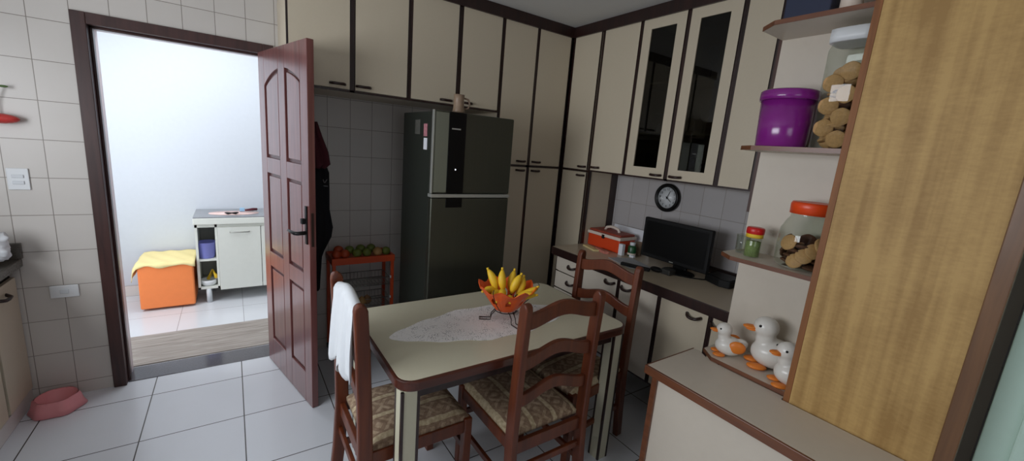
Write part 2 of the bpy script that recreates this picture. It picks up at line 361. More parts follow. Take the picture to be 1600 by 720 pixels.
# hall behind the doorway
HY, HXL, HXR = 4.93, -1.35, 1.6
struct('floor.001', box(HXL-.1, HXR+.1, 3.40, HY+.1, -.08, 0), M_floor2)
struct('wall_hall_back', box(HXL-.1, HXR+.1, HY, HY+.1, 0, 2.7), M_paint)
struct('wall_hall_left', box(HXL-.1, HXL, 3.4, HY, 0, 2.7), M_paint)
struct('wall_hall_right', box(HXR, HXR+.1, 3.4, HY, 0, 2.7), M_paint)
struct('wall_hall_near', box(HXL, -.64, 3.40, 3.404, 0, 2.7), M_paint)
struct('ceiling.001', box(HXL-.1, HXR+.1, 3.4, HY+.1, 2.7, 2.76), M_ceiling)
struct('baseboard_hall', box(HXL, HXR, HY-.01, HY, 0, .1), M_skirt_tile)
# windows (sink side, and behind the viewer)
def window(n, fn, w, z0, z1):
    t = sthing('window_%d' % n)
    bm = B(); prism(bm, [(0, z0), (w, z0), (w, z1), (0, z1)], fn, .045, .055); g = obj('window_pane', bm, M_pane, t)
    bm = B()
    for a, b, c, d in ((0, w, z0, z0+.04), (0, w, z1-.04, z1), (0, .04, z0, z1), (w-.04, w, z0, z1), (w/2-.02, w/2+.02, z0, z1)):
        prism(bm, [(a, c), (b, c), (b, d), (a, d)], fn, .03, .07)
    obj('window_frame', bm, M_trim, t)
window(1, lambda u, v, a: (XL-a, .45+u, v), 1.9, 1.12, 2.08)
window(2, lambda u, v, a: (-.45+u, YF-a, v), 1.3, 1.1, 2.1)

# door casing, jamb and threshold
bm = B()
bx(bm, -.657, -.598, D-.016, D, 0, 2.145); bx(bm, .193, .252, D-.016, D, 0, 2.145); bx(bm, -.598, .193, D-.016, D, 2.088, 2.145)
bx(bm, -.64, -.598, D, 3.33, 0, 2.088); bx(bm, .193, .235, D, 3.33, 0, 2.088); bx(bm, -.64, .235, D, 3.33, 2.088, 2.125)
bx(bm, -.598, -.586, D+.04, 3.27, 0, 2.088); bx(bm, .181, .193, D+.04, 3.27, 0, 2.088); bx(bm, -.598, .193, D+.04, 3.27, 2.076, 2.088)
struct('trim_1', bm, M_frame, bevel=.003)
bm = box(-.64, -.60, 3.33, 3.41, 0, 2.10); bx(bm, .195, .235, 3.33, 3.41, 0, 2.10); bx(bm, -.64, .235, 3.33, 3.41, 2.09, 2.125)
struct('trim_2', bm, mat('painted_reveal', rgb(214, 200, 202), .4))
bm = box(-.598, .193, 3.215, 3.40, -.08, .004)
struct('trim_3', bm, M_sill, bevel=.001)

# door leaf, hinged on the right of the opening, swung into the kitchen
A0 = Vector((.165, 3.185, 0)); DU = Vector((.2239, -.9746, 0)); DN = Vector((.9746, .2239, 0))   # DN away from the viewer side
t = sthing('door_1', tuple(A0)); DW, DH, DT = .773, 2.087, .036
def dp(u, v, a): return A0 + DU*u + DN*a + Vector((0, 0, v+.004))
bm = B(); c0, c1, c2, c3 = .105, .35, .45, .675; g = .012
rows = ((.195, .725), (.825, 1.35), (1.445, None))
def quad(u0, u1, v0, v1, a0=0, a1=DT): prism(bm, [(u0, v0), (u1, v0), (u1, v1), (u0, v1)], dp, a0, a1)
quad(0, c0, 0, DH); quad(c1, c2, 0, DH); quad(c3, DW, 0, DH)
for u0, u1 in ((c0, c1), (c2, c3)):
    quad(u0, u1, 0, .195); quad(u0, u1, .725, .825); quad(u0, u1, 1.35, 1.445)
def archz(u): return 1.885 + .085*math.sin(PI*(u-c0)/(c3-c0))**.8 if c0 < u < c3 else 1.885
for u0, u1 in ((c0, c1), (c2, c3)):
    us = [u0+(u1-u0)*i/10 for i in range(11)]
    prism(bm, [(u, archz(u)) for u in us] + [(u1, DH), (u0, DH)], dp, 0, DT)
obj('door_leaf', bm, M_door, t, bevel=.0025)
def panel_pts(u0, u1, v0, v1, ins):
    if v1 is not None: return [(u0+ins, v0+ins), (u1-ins, v0+ins), (u1-ins, v1-ins), (u0+ins, v1-ins)]
    us = [u0+ins+(u1-u0-2*ins)*i/10 for i in range(11)]
    return [(u0+ins, v0+ins), (u1-ins, v0+ins)] + [(u, archz(u)-ins) for u in us[::-1]]
for u0, u1 in ((c0, c1), (c2, c3)):
    for v0, v1 in rows:
        bm = B(); prism(bm, panel_pts(u0, u1, v0, v1, -.002), dp, .013, DT-.013, 1)
        prism(bm, panel_pts(u0, u1, v0, v1, .02), dp, .005, DT-.005, 0)
        obj('door_panel', bm, [M_door, M_doorg], t, bevel=.004)
bm = B(); prism(bm, [(.728, 1.01), (.752, 1.01), (.752, 1.225), (.728, 1.225)], dp, -.008, 0)
lp = obj('lock_plate', bm, M_black, t, bevel=.002)
bm = tube(B(), [dp(.74, 1.075, 0), dp(.74, 1.075, -.05), dp(.72, 1.073, -.058), dp(.66, 1.07, -.056), dp(.60, 1.068, -.05)], [.011, .011, .011, .009, .007], 10); obj('door_lever', bm, M_black, t)
bm = B(); prism(bm, [(.718, 1.125), (.745, 1.125), (.745, 1.155), (.718, 1.155)], dp, -.028, -.008); obj('lock_cylinder', bm, M_blackm, t, bevel=.003)
bm = B(); prism(bm, [(DW, 1.0), (DW+.0015, 1.0), (DW+.0015, 1.19), (DW, 1.19)], dp, .010, .024); obj('lock_edge_plate', bm, M_dwire, t)
# pale mint door beyond the tall board at far right
t = sthing('door_2', (1.93, -.30, 0))
bm = box(1.93, 1.965, -.62, .085, 0, 2.1); obj('door_leaf', bm, M_mint, t, bevel=.003)
bm = box(1.915, 1.93, -.58, .02, .12, 1.15); obj('door_panel', bm, M_mint, t, bevel=.006)
# cornice over the cupboards
bm = box(.28, 2.36, 2.715, 2.76, 2.545, CZ-.002); bx(bm, 2.345, 2.39, .97, 2.76, 2.545, CZ-.002)
struct('trim_4', bm, M_wenge)

# ------------------------------------------------------------------ cupboards
def two_tone(bm, axis):
    # laminate front, brown edge banding round the sides
    bm.normal_update()
    for f in bm.faces: f.material_index = 0 if abs(f.normal[axis]) > .5 else 1
    return bm
def pull(t, p, along, out, length=.084, droop=.002, lbl=None):
    """arched bar handle centred at p"""
    a, o = Vector(along), Vector(out); p = Vector(p); pts = []
    for i in range(9):
        s = -1+2*i/8; k = 1-s*s
        pts.append(p + a*(s*length/2) + o*(.004+.024*min(1, k*1.6)) - Vector((0, 0, droop*k)))
    return obj('handle', tube(B(), pts, .0085, 10), M_handle, t)
def door_y(t, x0, x1, z0, z1, yf, hx=None, hz=None, m=M_cream):
    d = obj('door', two_tone(box(x0, x1, yf-.018, yf, z0, z1), 1), [m, M_wenge], t)
    if hx: pull(d, ((hx), yf-.018, hz), (1, 0, 0), (0, -1, 0))
    return d
def door_x(t, y0, y1, z0, z1, xf, hy=None, hz=None, m=M_cream, droop=.002, name='door'):
    d = obj(name, two_tone(box(xf-.018, xf, y0, y1, z0, z1), 0), [m, M_wenge], t)
    if hy: pull(d, (xf-.018, hy, hz), (0, 1, 0), (-1, 0, 0), droop=droop)
    return d
def carcass_y(t, x0, x1, yf, z0, z1, divs=(), side=True):
    bm = box(x0, x1, yf+.001, D-.001, z0, z1)
    obj('body', bm, M_cream, t)
    bm = box(x0, x0+.014, yf-.012, yf+.001, z0, z1); bx(bm, x1-.014, x1, yf-.012, yf+.001, z0, z1)
    for d in divs: bx(bm, d-.014, d+.014, yf-.012, yf+.001, z0, z1)
    bx(bm, x0+.014, x1-.014, yf-.012, yf+.001, z0, z0+.012)
    obj('front_frame', bm, M_wenge, t)
FY = 2.748
t = thing('wall_cabinet', 'cream two-door wall cabinet right of the doorway, above the open dark door', 'cabinet', (.63, 2.97, 1.885))
carcass_y(t, .28, .983, FY, 1.885, 2.545, (.63,)); door_y(t, .290, .614, 1.9, 2.545, FY, .545, 1.925); door_y(t, .647, .969, 1.9, 2.545, FY, .695, 1.925)
t = thing('wall_cabinet', 'cream two-door wall cabinet directly above the steel fridge', 'cabinet', (1.335, 2.97, 1.885))
carcass_y(t, .985, 1.683, FY, 1.885, 2.545, (1.338,)); door_y(t, .999, 1.321, 1.9, 2.545, FY, 1.25, 1.92); door_y(t, 1.355, 1.669, 1.9, 2.545, FY, 1.41, 1.92)
t = thing('tall_cabinet', 'cream four-door floor-to-ceiling cabinet right of the fridge', 'cabinet', (2.02, 2.97, 0))
carcass_y(t, 1.685, 2.345, FY, .06, 2.545, (2.003,))
obj('rail', box(1.7, 2.33, FY-.012, FY+.001, 1.49, 1.506), M_wenge, t); obj('toe_kick', box(1.7, 2.33, FY-.0, FY+.03, 0, .06), M_wenge, t)
for x0, x1, hx in ((1.699, 1.989, 1.925), (2.017, 2.331, 2.078)):
    door_y(t, x0, x1, 1.508, 2.545, FY, hx, 1.536); door_y(t, x0, x1, .075, 1.488, FY, hx, 1.464)
# right-hand wall, front plane x = 2.36
FX = 2.378
def carcass_x(t, y0, y1, z0, z1, xf=FX, divs=(), hollow=False, m=M_cream, xb=W-.001, mt=None):
    if hollow:
        bm = box(xf, xb, y0, y0+.015, z0, z1); bx(bm, xf, xb, y1-.015, y1, z0, z1); bx(bm, xf, xb, y0+.015, y1-.015, z0, z0+.015); bx(bm, xf, xb, y0+.015, y1-.015, z1-.015, z1)
        bx(bm, xb-.01, xb, y0+.015, y1-.015, z0+.015, z1-.015)
    else: bm = box(xf+.001, xb, y0, y1, z0, z1)
    obj('body', bm, m, t)
    bm = box(xf-.012, xf+.001, y0, y0+.014, z0, z1); bx(bm, xf-.012, xf+.001, y1-.014, y1, z0, z1)
    for d in divs: bx(bm, xf-.012, xf+.001, d-.014, d+.014, z0, z1)
    bx(bm, xf-.012, xf+.001, y0+.014, y1-.014, z0, z0+.012)
    obj('front_frame', bm, M_wenge, t)
t = thing('tall_cabinet', 'narrow cream corner cabinet standing left of the worktop with the orange toolbox', 'cabinet', (2.53, 2.56, 0))
carcass_x(t, 2.392, 2.735, .06, 2.545, divs=())
obj('rail', box(FX-.012, FX+.001, 2.406, 2.72, 1.49, 1.506), M_wenge, t); obj('toe_kick', box(FX+.01, FX+.03, 2.4, 2.73, 0, .06), M_wenge, t)
obj('edge_strip', box(W-.075, W-.001, 2.386, 2.3925, .95, 1.5), M_wenge, t); obj('edge_strip', box(FX-.012, FX+.012, 2.386, 2.3925, .9065, 1.5), M_wenge, t)
door_x(t, 2.42, 2.705, 1.508, 2.545, FX, 2.47, 1.533); door_x(t, 2.42, 2.705, .075, 1.488, FX, 2.475, 1.462)
t = thing('wall_cabinet', 'cream single-door wall cabinet between the corner cabinet and the glass doors', 'cabinet', (2.53, 2.21, 1.5))
carcass_x(t, 2.038, 2.391, 1.5, 2.545); door_x(t, 2.053, 2.378, 1.512, 2.545, FX, 2.325, 1.537)
t = thing('display_cabinet', 'cream wall cabinet with two smoked glass doors above the wall clock', 'cabinet', (2.53, 1.69, 1.5))
carcass_x(t, 1.337, 2.037, 1.5, 2.545, divs=(1.682,), hollow=True)
DISP = t
bm = box(FX+.01, W-.012, 1.353, 2.02, 1.80, 1.815); bx(bm, FX+.01, W-.012, 1.353, 2.02, 2.13, 2.145); obj('shelf', bm, M_cream, t)
for y0, y1, hy in ((1.698, 2.024, 1.757), (1.352, 1.668, 1.608)):
    bm = B(); z0, z1 = 1.512, 2.545; gy0, gy1, gz0, gz1 = y0+.066, y1-.066, 1.577, 2.482
    bx(bm, FX-.018, FX, y0, gy0, z0, z1); bx(bm, FX-.018, FX, gy1, y1, z0, z1); bx(bm, FX-.018, FX, gy0, gy1, z0, gz0); bx(bm, FX-.018, FX, gy0, gy1, gz1, z1)
    bm2 = bm; bm2.normal_update()
    for f in bm2.faces:
        c_ = f.calc_center_median()
        if abs(f.normal.x) < .5 and (c_.y < y0+.002 or c_.y > y1-.002 or c_.z < z0+.002): f.material_index = 1
    d = obj('door', bm, [M_cream, M_wenge], t)
    obj('glass_pane', box(FX-.012, FX-.008, gy0-.004, gy1+.004, gz0-.004, gz1+.004), M_cabglass, d)
    pull(d, (FX-.018, hy, 1.533), (0, 1, 0), (-1, 0, 0))
t = thing('wall_cabinet', 'cream wall cabinet at the end of the row beside the shelf unit', 'cabinet', (2.53, 1.16, 1.5))
carcass_x(t, 1.13, 1.336, 1.5, 2.545, divs=()); door_x(t, 1.145, 1.32, 1.512, 2.545, FX)
bm = box(FX-.024, W-.001, .975, 1.129, 1.39, 2.545); obj('end_panel', bm, wood_mat('end_panel_brown', rgb(72, 48, 42), rgb(94, 64, 56)), t)

# base cabinets under the worktop
BX = 2.088
def base(label, y0, y1, kind, hy):
    t = thing('base_cabinet', label, 'cabinet', (2.4, (y0+y1)/2, .27))
    carcass_x(t, y0, y1, .27, .845, BX, m=M_cream)
    if kind == 'drawers':
        zz = [(.735, .84), (.60, .725), (.46, .59), (.285, .45)]
        for a, b in zz: door_x(t, y0+.013, y1-.013, a, b, BX, hy, (a+b)/2+.012, M_white_lam, .014, 'drawer')
    else: door_x(t, y0+.013, y1-.013, .285, .84, BX, hy, .812, M_white_lam if kind == 'w' else M_cream, .014)
    return t
base('cream base cabinet with stacked drawers beneath the orange toolbox', 2.045, 2.345, 'drawers', 2.15)
base('white-doored base cabinet immediately right of the drawer unit, behind the chair back', 1.705, 2.043, 'w', 1.775)
base('white-doored base cabinet under the monitor, second door right of the drawers', 1.39, 1.703, 'w', 1.632)
base('base cabinet with a drooping handle beneath the small black router', 1.068, 1.388, 'c', 1.158)
base('narrow base cabinet at the shelf-unit end of the worktop', .975, 1.066, 'c', 1.015)
bm = box(2.505, W-.001, .975, 2.39, 0, .27); struct('baseboard_right', bm, M_wenge)
t = thing('worktop', 'cream worktop with thick dark brown edge under the wall clock', 'countertop', (2.38, 1.68, .845))
obj('top_surface', box(2.062, W-.001, .972, 2.39, .885, .905), M_counter, t)
bm = box(2.05, 2.062, .972, 2.39, .845, .905); bx(bm, 2.062, W-.001, 2.345, 2.39, .845, .885); bx(bm, 2.062, W-.001, .972, 2.34, .846, .885); obj('edge_band', bm, M_wenge, t, bevel=.003)
obj('backsplash', box(W-.018, W-.001, .972, 2.39, .905, .947), M_wenge, t)

# white tall unit carrying the corner shelves
t = thing('shelf_unit', 'tall white unit with open brown-edged shelves holding jars', 'shelf unit', (2.3, .78, 0))
bm = box(2.05, W-.001, .45, .97, 0, CZ-.002); obj('side_panel', bm, M_white_lam, t, bevel=.001)
for zt, full in ((2.21, 1), (1.722, 1), (1.24, 1), (.752, 0)):
    bm = B(); prism(bm, [(2.049, .97), (1.87, .97), (1.835, .895), (1.835, .60), (2.049, .60)][0:5] if False else [(2.049, .97), (1.872, .97), (1.815, .90), (1.815, .45), (2.049, .45)], lambda u, v, a: (u, v, a), zt-.017, zt-.0005)
    sh = obj('shelf', bm, M_white_lam, t)
    bm = B()
    prism(bm, [(1.8718, .9706), (1.8148, .9003), (1.8128, .9012), (1.8705, .9722)], lambda u, v, a: (u, v, a), zt-.018, zt)
    prism(bm, [(1.815, .9005), (1.815, .45), (1.8128, .45), (1.8128, .9012)], lambda u, v, a: (u, v, a), zt-.018, zt)
    obj('edge_band', bm, M_edge, sh)
# big veneered board, nearest on the right
t = thing('tall_cabinet', 'tall cabinet with a bare oak-veneer front board at the far right', 'cabinet', (2.2, .34, 0))
obj('front_board', box(1.790, 1.808, .1535, .557, 0, CZ-.002), M_veneer, t)
obj('edge_band', box(1.788, 1.809, .5575, .578, 0, CZ-.002), wood_mat('tan_edge_band', rgb(118, 70, 32), rgb(146, 92, 46), .6, coat=0), t)
obj('body', box(1.810, 2.70, .125, .445, 0, CZ-.002), M_cream, t)
obj('side_strip', box(1.780, 1.809, .111, .153, 0, CZ-.002), wood_mat('side_strip_brown', rgb(96, 64, 38), rgb(122, 84, 50), .5), t, bevel=.003)
# low counter in front
t = thing('low_counter', 'low white counter with brown edges in front of the ducks shelf', 'counter', (1.65, .6, 0))
bm = B(); prism(bm, [(1.50, .20), (1.778, .20), (1.778, .582), (1.809, .582), (1.809, .905), (1.86, .985), (1.86, 1.01), (1.50, 1.01)], lambda u, v, a: (u, v, a), .715, .7335); obj('top_surface', bm, M_white_lam, t)
bm = box(1.488, 1.50, .20, 1.01, .695, .7335); bx(bm, 1.488, 1.86, 1.01, 1.018, .695, .7335); obj('edge_band', bm, M_edge, t, bevel=.002)
obj('body', box(1.527, 1.775, .22, .985, .06, .714), M_white_lam, t)
obj('edge_strip', box(1.515, 1.527, .965, .99, 0, .69), M_edge, t); obj('edge_strip', box(1.515, 1.527, .21, .235, 0, .69), M_edge, t)

# sink side cabinets, left
t = thing('sink_cabinet', 'cream base cabinets under the granite worktop at far left', 'cabinet', (-1.3, 2.2, 0))
obj('body', box(XL+.001, -1.006, .9, D-.001, .085, .80), M_blackm, t)
obj('plinth', box(XL+.001, -.992, .9, D-.001, 0, .085), M_skirt_tile, t)
for i, (y0, y1) in enumerate(((2.905, 3.185), (2.55, 2.875), (2.205, 2.52), (1.86, 2.175), (1.5, 1.83))):
    d = obj('door', box(-1.004, -.985, y0, y1, .095, .745), M_cream, t, bevel=.002)
    obj('handle', tube(B(), [(-.985, y0+.10-.05, .69), (-.962, y0+.10-.03, .684), (-.96, y0+.10, .682), (-.962, y0+.10+.03, .684), (-.985, y0+.10+.05, .69)], .009, 8), M_handle, d)
t = thing('granite_worktop', 'grey granite worktop with upstand at the far left', 'countertop', (-1.27, 2.0, .8))
obj('slab', box(XL+.001, -.95, .9, D-.001, .80, .845), M_granite, t, bevel=.006)
obj('upstand', box(XL+.001, -.945, D-.024, D-.001, .845, .93), M_granite, t, bevel=.003)
# crumpled white bag at left
bm = B(); BG = Vector((-1.03, 3.02, .945)); ball(bm, BG, (.105, .07, .098), u=56, v=36)
from mathutils import noise as mnoise
for v in bm.verts:
    d_ = v.co-BG; k = .030*mnoise.noise(v.co*16)+.016*abs(mnoise.noise(v.co*38))-.006; v.co += d_.normalized()*k
    if v.co.z > BG.z+.04: v.co.x += (v.co.z-BG.z-.04)*.5; v.co.y += (v.co.z-BG.z-.04)*.3
    v.co.z = max(v.co.z, .8455)
tag(obj('plastic_bag', bm, M_cloth), 'crumpled white plastic bag on the granite worktop', 'bag')
# red ornament
t = thing('wall_ornament', 'small glossy red ornament hanging on the tiles above the light switch', 'ornament', (-.95, 3.18, 1.56))
obj('red_body', ball(B(), (-.945, 3.15, 1.572), (.075, .035, .025)), M_red, t)
bm = tube(B(), [(-.95, 3.17, 1.585), (-.955, 3.16, 1.65), (-.93, 3.16, 1.73)], .003, 6); obj('stem', bm, M_green, t)
obj('leaf', ball(B(), (-.915, 3.16, 1.728), (.018, .004, .006)), M_green, t)
# switch and socket plates
t = thing('light_switch', 'white two-rocker light switch on the tiles left of the door', 'switch', (-.92, D, 1.27))
obj('plate', box(-.958, -.880, D-.009, D-.001, 1.213, 1.325), M_plate, t, bevel=.003)
obj('rocker', box(-.940, -.898, D-.014, D-.009, 1.275, 1.293), M_plate2, t, bevel=.002); obj('rocker', box(-.940, -.898, D-.014, D-.009, 1.242, 1.260), M_plate2, t, bevel=.002)
t = thing('socket_plate', 'blank white socket plate low on the tiled wall', 'socket', (-.81, D, .64))
obj('plate', box(-.868, -.753, D-.009, D-.001, .605, .676), M_plate, t, bevel=.003); obj('socket_insert', box(-.828, -.793, D-.012, D-.009, .628, .654), M_plate2, t, bevel=.002)
# pet bowl
bm = lathe(B(), [(0, .014), (.062, .016), (.076, .074), (.083, .08)], (-.866, 3.062, 0), 48)
lathe(bm, [(.083, .08), (.091, .07), (.100, .03), (.112, .006), (.104, 0), (0, 0)], (-.866, 3.062, 0), 48, lobes=6, lobe_amp=.05)
bmesh.ops.remove_doubles(bm, verts=bm.verts, dist=.0002)
tag(obj('pet_bowl', bm, M_pink), 'pink plastic pet bowl on the floor by the sink cabinet', 'pet bowl')

# ------------------------------------------------------------------ hall furniture
t = thing('hall_cabinet', 'white low cabinet with grey top standing in the next room', 'cabinet', (.03, 4.7, 0))
x0, x1, yf, yb, z0, z1 = -.30, .62, 4.5, 4.915, .135, .745
bm = box(x0, x0+.018, yf, yb, z0, z1); bx(bm, x1-.018, x1, yf, yb, z0, z1); bx(bm, x0, x1, yf, yb, z0, z0+.018); bx(bm, x0, x1, yf, yb, z1-.03, z1)
bx(bm, -.155, -.137, yf, yb, z0, z1); bx(bm, x0, x1, yb-.01, yb, z0, z1); bx(bm, x0+.018, -.155, yf+.004, yb, .40, .415)
obj('body', bm, M_hallcab, t)
d = obj('door', box(-.135, .20, yf-.018, yf, .12, .715), M_hallcab, t, bevel=.002)
obj('handle', tube(B(), [(-.04, yf-.018, .668), (-.035, yf-.035, .668), (.105, yf-.035, .668), (.11, yf-.018, .668)], .005, 8), M_wire, d)
d = obj('door', box(.205, .60, yf-.018, yf, .12, .715), M_hallcab, t, bevel=.002)
for x in (-.225, .55):
    for y in (4.52, 4.86): obj('leg', lathe(B(), [(0, 0), (.022, 0), (.022, z0), (0, z0)], (x, y, 0), 16), M_plate2, t)
obj('top', box(-.305, .63, 4.475, 4.925, .803, .812), M_halltop, t); obj('top_edge', box(-.307, .632, 4.468, 4.915, .746, .802), M_hallcab, t, bevel=.004)
bm = lathe(B(), [(0, .0), (.055, 0), (.062, .01), (.076, .15), (.08, .152), (.074, .15), (.058, .012), (0, .008)], (-.228, 4.585, .415), 24); tag(obj('bucket', bm, M_bluep), 'blue violet plastic bucket inside the hall cabinet upper niche', 'bucket')
bm = lathe(B(), [(0, 0), (.05, 0), (.062, .02), (.066, .055), (.062, .055), (.056, .02), (0, .008)], (-.225, 4.575, .153), 24); tag(obj('bowl', bm, M_plate), 'small white bowl inside the hall cabinet lower niche', 'bowl')
bm = tube(B(), [(-.23, 4.60, .20), (-.19, 4.57, .29), (-.17, 4.55, .25), (-.165, 4.545, .22)], .014, 8); tag(obj('wooden_spoon', bm, M_ban), 'yellow wooden handle leaning in the hall cabinet lower niche', 'utensil')
bm = lathe(B(), [(0, 0), (.2, 0), (.2, .003), (0, .003)], (0.0, 4.67, .8125), 40, sy=.55); tag(obj('place_mat', bm, mat('pink_white_mat', rgb(226, 196, 190), .8, noise=.25, nscale=25)), 'round pink and white mat on the grey hall cabinet top', 'mat')
tag(obj('sunglasses', tube(B(), [(-.07, 4.6, .829), (-.05, 4.57, .829), (-.02, 4.58, .829), (.01, 4.57, .829), (.03, 4.6, .829)], [.006, .011, .006, .011, .006], 8), M_black), 'black sunglasses lying on the pink hall mat', 'glasses')
tag(obj('pen_case', tube(B(), [(.09, 4.70, .833), (.15, 4.73, .836), (.19, 4.74, .836)], [.008, .014, .012], 8), M_maroon), 'dark small case on the back of the pink hall mat', 'case')
tag(obj('card_box', box(.045, .085, 4.72, 4.75, .819, .85), mat('pale_blue_card', rgb(150, 190, 220), .6), bevel=.002), 'tiny pale blue box on the hall cabinet mat', 'box')
bm = box(-.70, -.325, 4.45, 4.85, .02, .415)
tag(obj('storage_ottoman', bm, M_boxor, bevel=.012, seg=3), 'orange box ottoman under a yellow cloth in the hall', 'ottoman')
# yellow cloth over the ottoman
bm = B(); NX, NY = 26, 22; gv = {}
for i in range(NX+1):
    for j in range(NY+1):
        x = -.80+.49*i/NX; y = 4.43+.46*j/NY; z = .424+.004*math.sin(i*.9+j*.6)
        if x < -.705: z -= min(.13, (-.705-x)*1.25)
        if j == 0 or y < 4.448: z -= .03+.012*math.sin(i*.55); y = 4.438
        gv[i, j] = bm.verts.new((max(x, -.725-.1*max(0, .424-z)) if x < -.725 else x, y, z))
for i in range(NX):
    for j in range(NY): bm.faces.new((gv[i, j], gv[i+1, j], gv[i+1, j+1], gv[i, j+1])).smooth = True
tag(obj('cloth', bm, M_yel, solid=.004), 'pale yellow cloth draped over the orange ottoman', 'cloth')
bm = box(-.95, 1.0, 3.415, 3.915, .0, .008); tag(obj('door_mat', bm, M_mat_, bevel=.002), 'long grey-brown woven runner on the hall floor', 'rug')

# ------------------------------------------------------------------ fridge
t = thing('fridge', 'tall dark stainless steel fridge with freezer on top', 'fridge', (1.265, 2.55, 0))
fx0, fx1, fy, ft = .985, 1.548, 2.30, 1.815
obj('body', box(fx0+.006, fx1-.006, fy+.055, 2.83, .03, ft-.006), M_steel_side, t, bevel=.006)
obj('freezer_door', box(fx0, fx1, fy, fy+.05, 1.325, ft), M_steel, t, bevel=.008, seg=3)
obj('fridge_door', box(fx0, fx1, fy, fy+.05, .05, 1.298), M_steel, t, bevel=.008, seg=3)
obj('door_trim', box(fx0-.002, fx1+.002, fy-.004, fy+.05, 1.300, 1.322), M_trim, t, bevel=.004)
obj('side_trim', box(fx0-.003, fx0+.004, fy-.003, fy+.02, 1.325, ft), M_trim, t, bevel=.001)
obj('lighter_strip', box(fx0+.012, 1.080, fy-.0015, fy+.001, 1.333, ft-.01), mat('light_brushed_steel', rgb(150, 156, 142), .4, metal=.75, noise=.05, nscale=60, stretch=(1, 1, .03)), t)  # lighter steel tone on the freezer door, left of the control panel
cp = obj('control_panel', box(1.082, 1.195, fy-.005, fy+.001, 1.327, ft-.002), M_screen, t, bevel=.001)
obj('handle_recess', box(1.082, 1.195, fy-.003, fy+.001, 1.238, 1.298), M_screen, t, bevel=.004)
obj('brand_strip', box(1.100, 1.158, fy-.007, fy-.005, 1.712, 1.72), M_trim, cp)
bm = box(1.133, 1.139, fy-.0065, fy-.005, 1.47, 1.478); led = mat('status_led', rgb(240, 240, 255), .4); led.node_tree.nodes['Principled BSDF'].inputs['Emission Color'].default_value = (.9, .95, 1, 1); led.node_tree.nodes['Principled BSDF'].inputs['Emission Strength'].default_value = 1.5
obj('status_light', bm, led, cp)
for x in (fx0+.05, fx1-.05): obj('foot', lathe(B(), [(0, 0), (.018, 0), (.018, .05), (0, .05)], (x, fy+.08, 0), 12), M_black, t)
for (y0, y1, z0, z1, m, lb) in ((2.40, 2.45, 1.58, 1.65, M_paper, 'small white note on the fridge side, lowest of three'), (2.405, 2.455, 1.66, 1.735, mat('pink_magnet', rgb(180, 120, 128), .6, noise=.5, nscale=60), 'pink picture magnet on the fridge side above the white note'), (2.52, 2.60, 1.67, 1.76, mat('grey_magnet', rgb(84, 84, 78), .6, noise=.3, nscale=40), 'faded grey sticker on the fridge side nearest the wall')):
    tag(obj('fridge_magnet', box(fx0+.001, fx0+.0055, y0, y1, z0, z1), m, bevel=.001), lb, 'magnet')
t = thing('mug', 'brown patterned ceramic beer mug standing on top of the fridge', 'mug', (1.168, 2.36, ft))
obj('mug_body', lathe(B(), [(0, 0), (.036, 0), (.038, .01), (.033, .03), (.031, .08), (.034, .108), (.03, .108), (.027, .08), (.028, .02), (0, .012)], (1.168, 2.36, ft+.0005), 24), M_skel, t)
obj('handle', tube(B(), [(1.198, 2.36, ft+.092), (1.228, 2.352, ft+.086), (1.238, 2.35, ft+.06), (1.23, 2.352, ft+.034), (1.20, 2.36, ft+.022)], .006, 8), M_skel, t)

# ------------------------------------------------------------------ fruit cart
t = thing('fruit_cart', 'orange metal cart with wire baskets between door and fridge', 'cart', (.74, 3.0, 0))
cx0, cx1, cy0, cy1, ctz = .548, .992, 2.95, 3.18, .77
bm = B()
for a in ((cx0, cx1, cy0-.002, cy0+.016), (cx0, cx1, cy1-.016, cy1), (cx0, cx0+.016, cy0, cy1), (cx1-.016, cx1, cy0, cy1)): bx(bm, *a, ctz-.045, ctz+.004)
bx(bm, cx0+.01, cx1-.01, cy0+.01, cy1-.01, ctz-.012, ctz-.006); obj('tray', bm, M_orange, t, bevel=.002)
for x in (cx0+.004, cx1-.026):
    for y in (cy0, cy1-.022):
        lg = obj('leg', box(x, x+.022, y, y+.022, .05, ctz-.045), M_orange, t, bevel=.002)
        obj('wheel', lathe(B(), [(0, -.012), (.02, -.012), (.024, -.006), (.024, .006), (.02, .012), (0, .012)], (x+.011, y+.011, .0245), 16, rot=Matrix.Rotation(PI/2, 3, 'Y')), M_black, lg)
for bz in (.545, .385, .17):
    bm = B(); h = .055
    for zz in (bz, bz+h): tube(bm, [(cx0+.03, cy0+.01, zz), (cx1-.03, cy0+.01, zz), (cx1-.03, cy1-.03, zz), (cx0+.03, cy1-.03, zz)], .003, 6, closed=True)
    for i in range(15):
        x = cx0+.035+(cx1-cx0-.07)*i/14; tube(bm, [(x, cy0+.01, bz+h), (x, cy0+.012, bz), (x, cy1-.032, bz), (x, cy1-.03, bz+h)], .0014, 5)
    for i in range(7):
        y = cy0+.03+(cy1-cy0-.07)*i/6; tube(bm, [(cx0+.03, y, bz+h), (cx0+.03, y, bz), (cx1-.03, y, bz), (cx1-.03, y, bz+h)], .0014, 5)
    obj('wire_basket', bm, M_wire, t)
    bm = B()
    for x in (cx0+.03, cx1-.03): bx(bm, x-.004, x+.004, cy0-.006, cy0+.006, bz+h-.006, bz+h+.012)
    obj('clip', bm, M_plate, t)
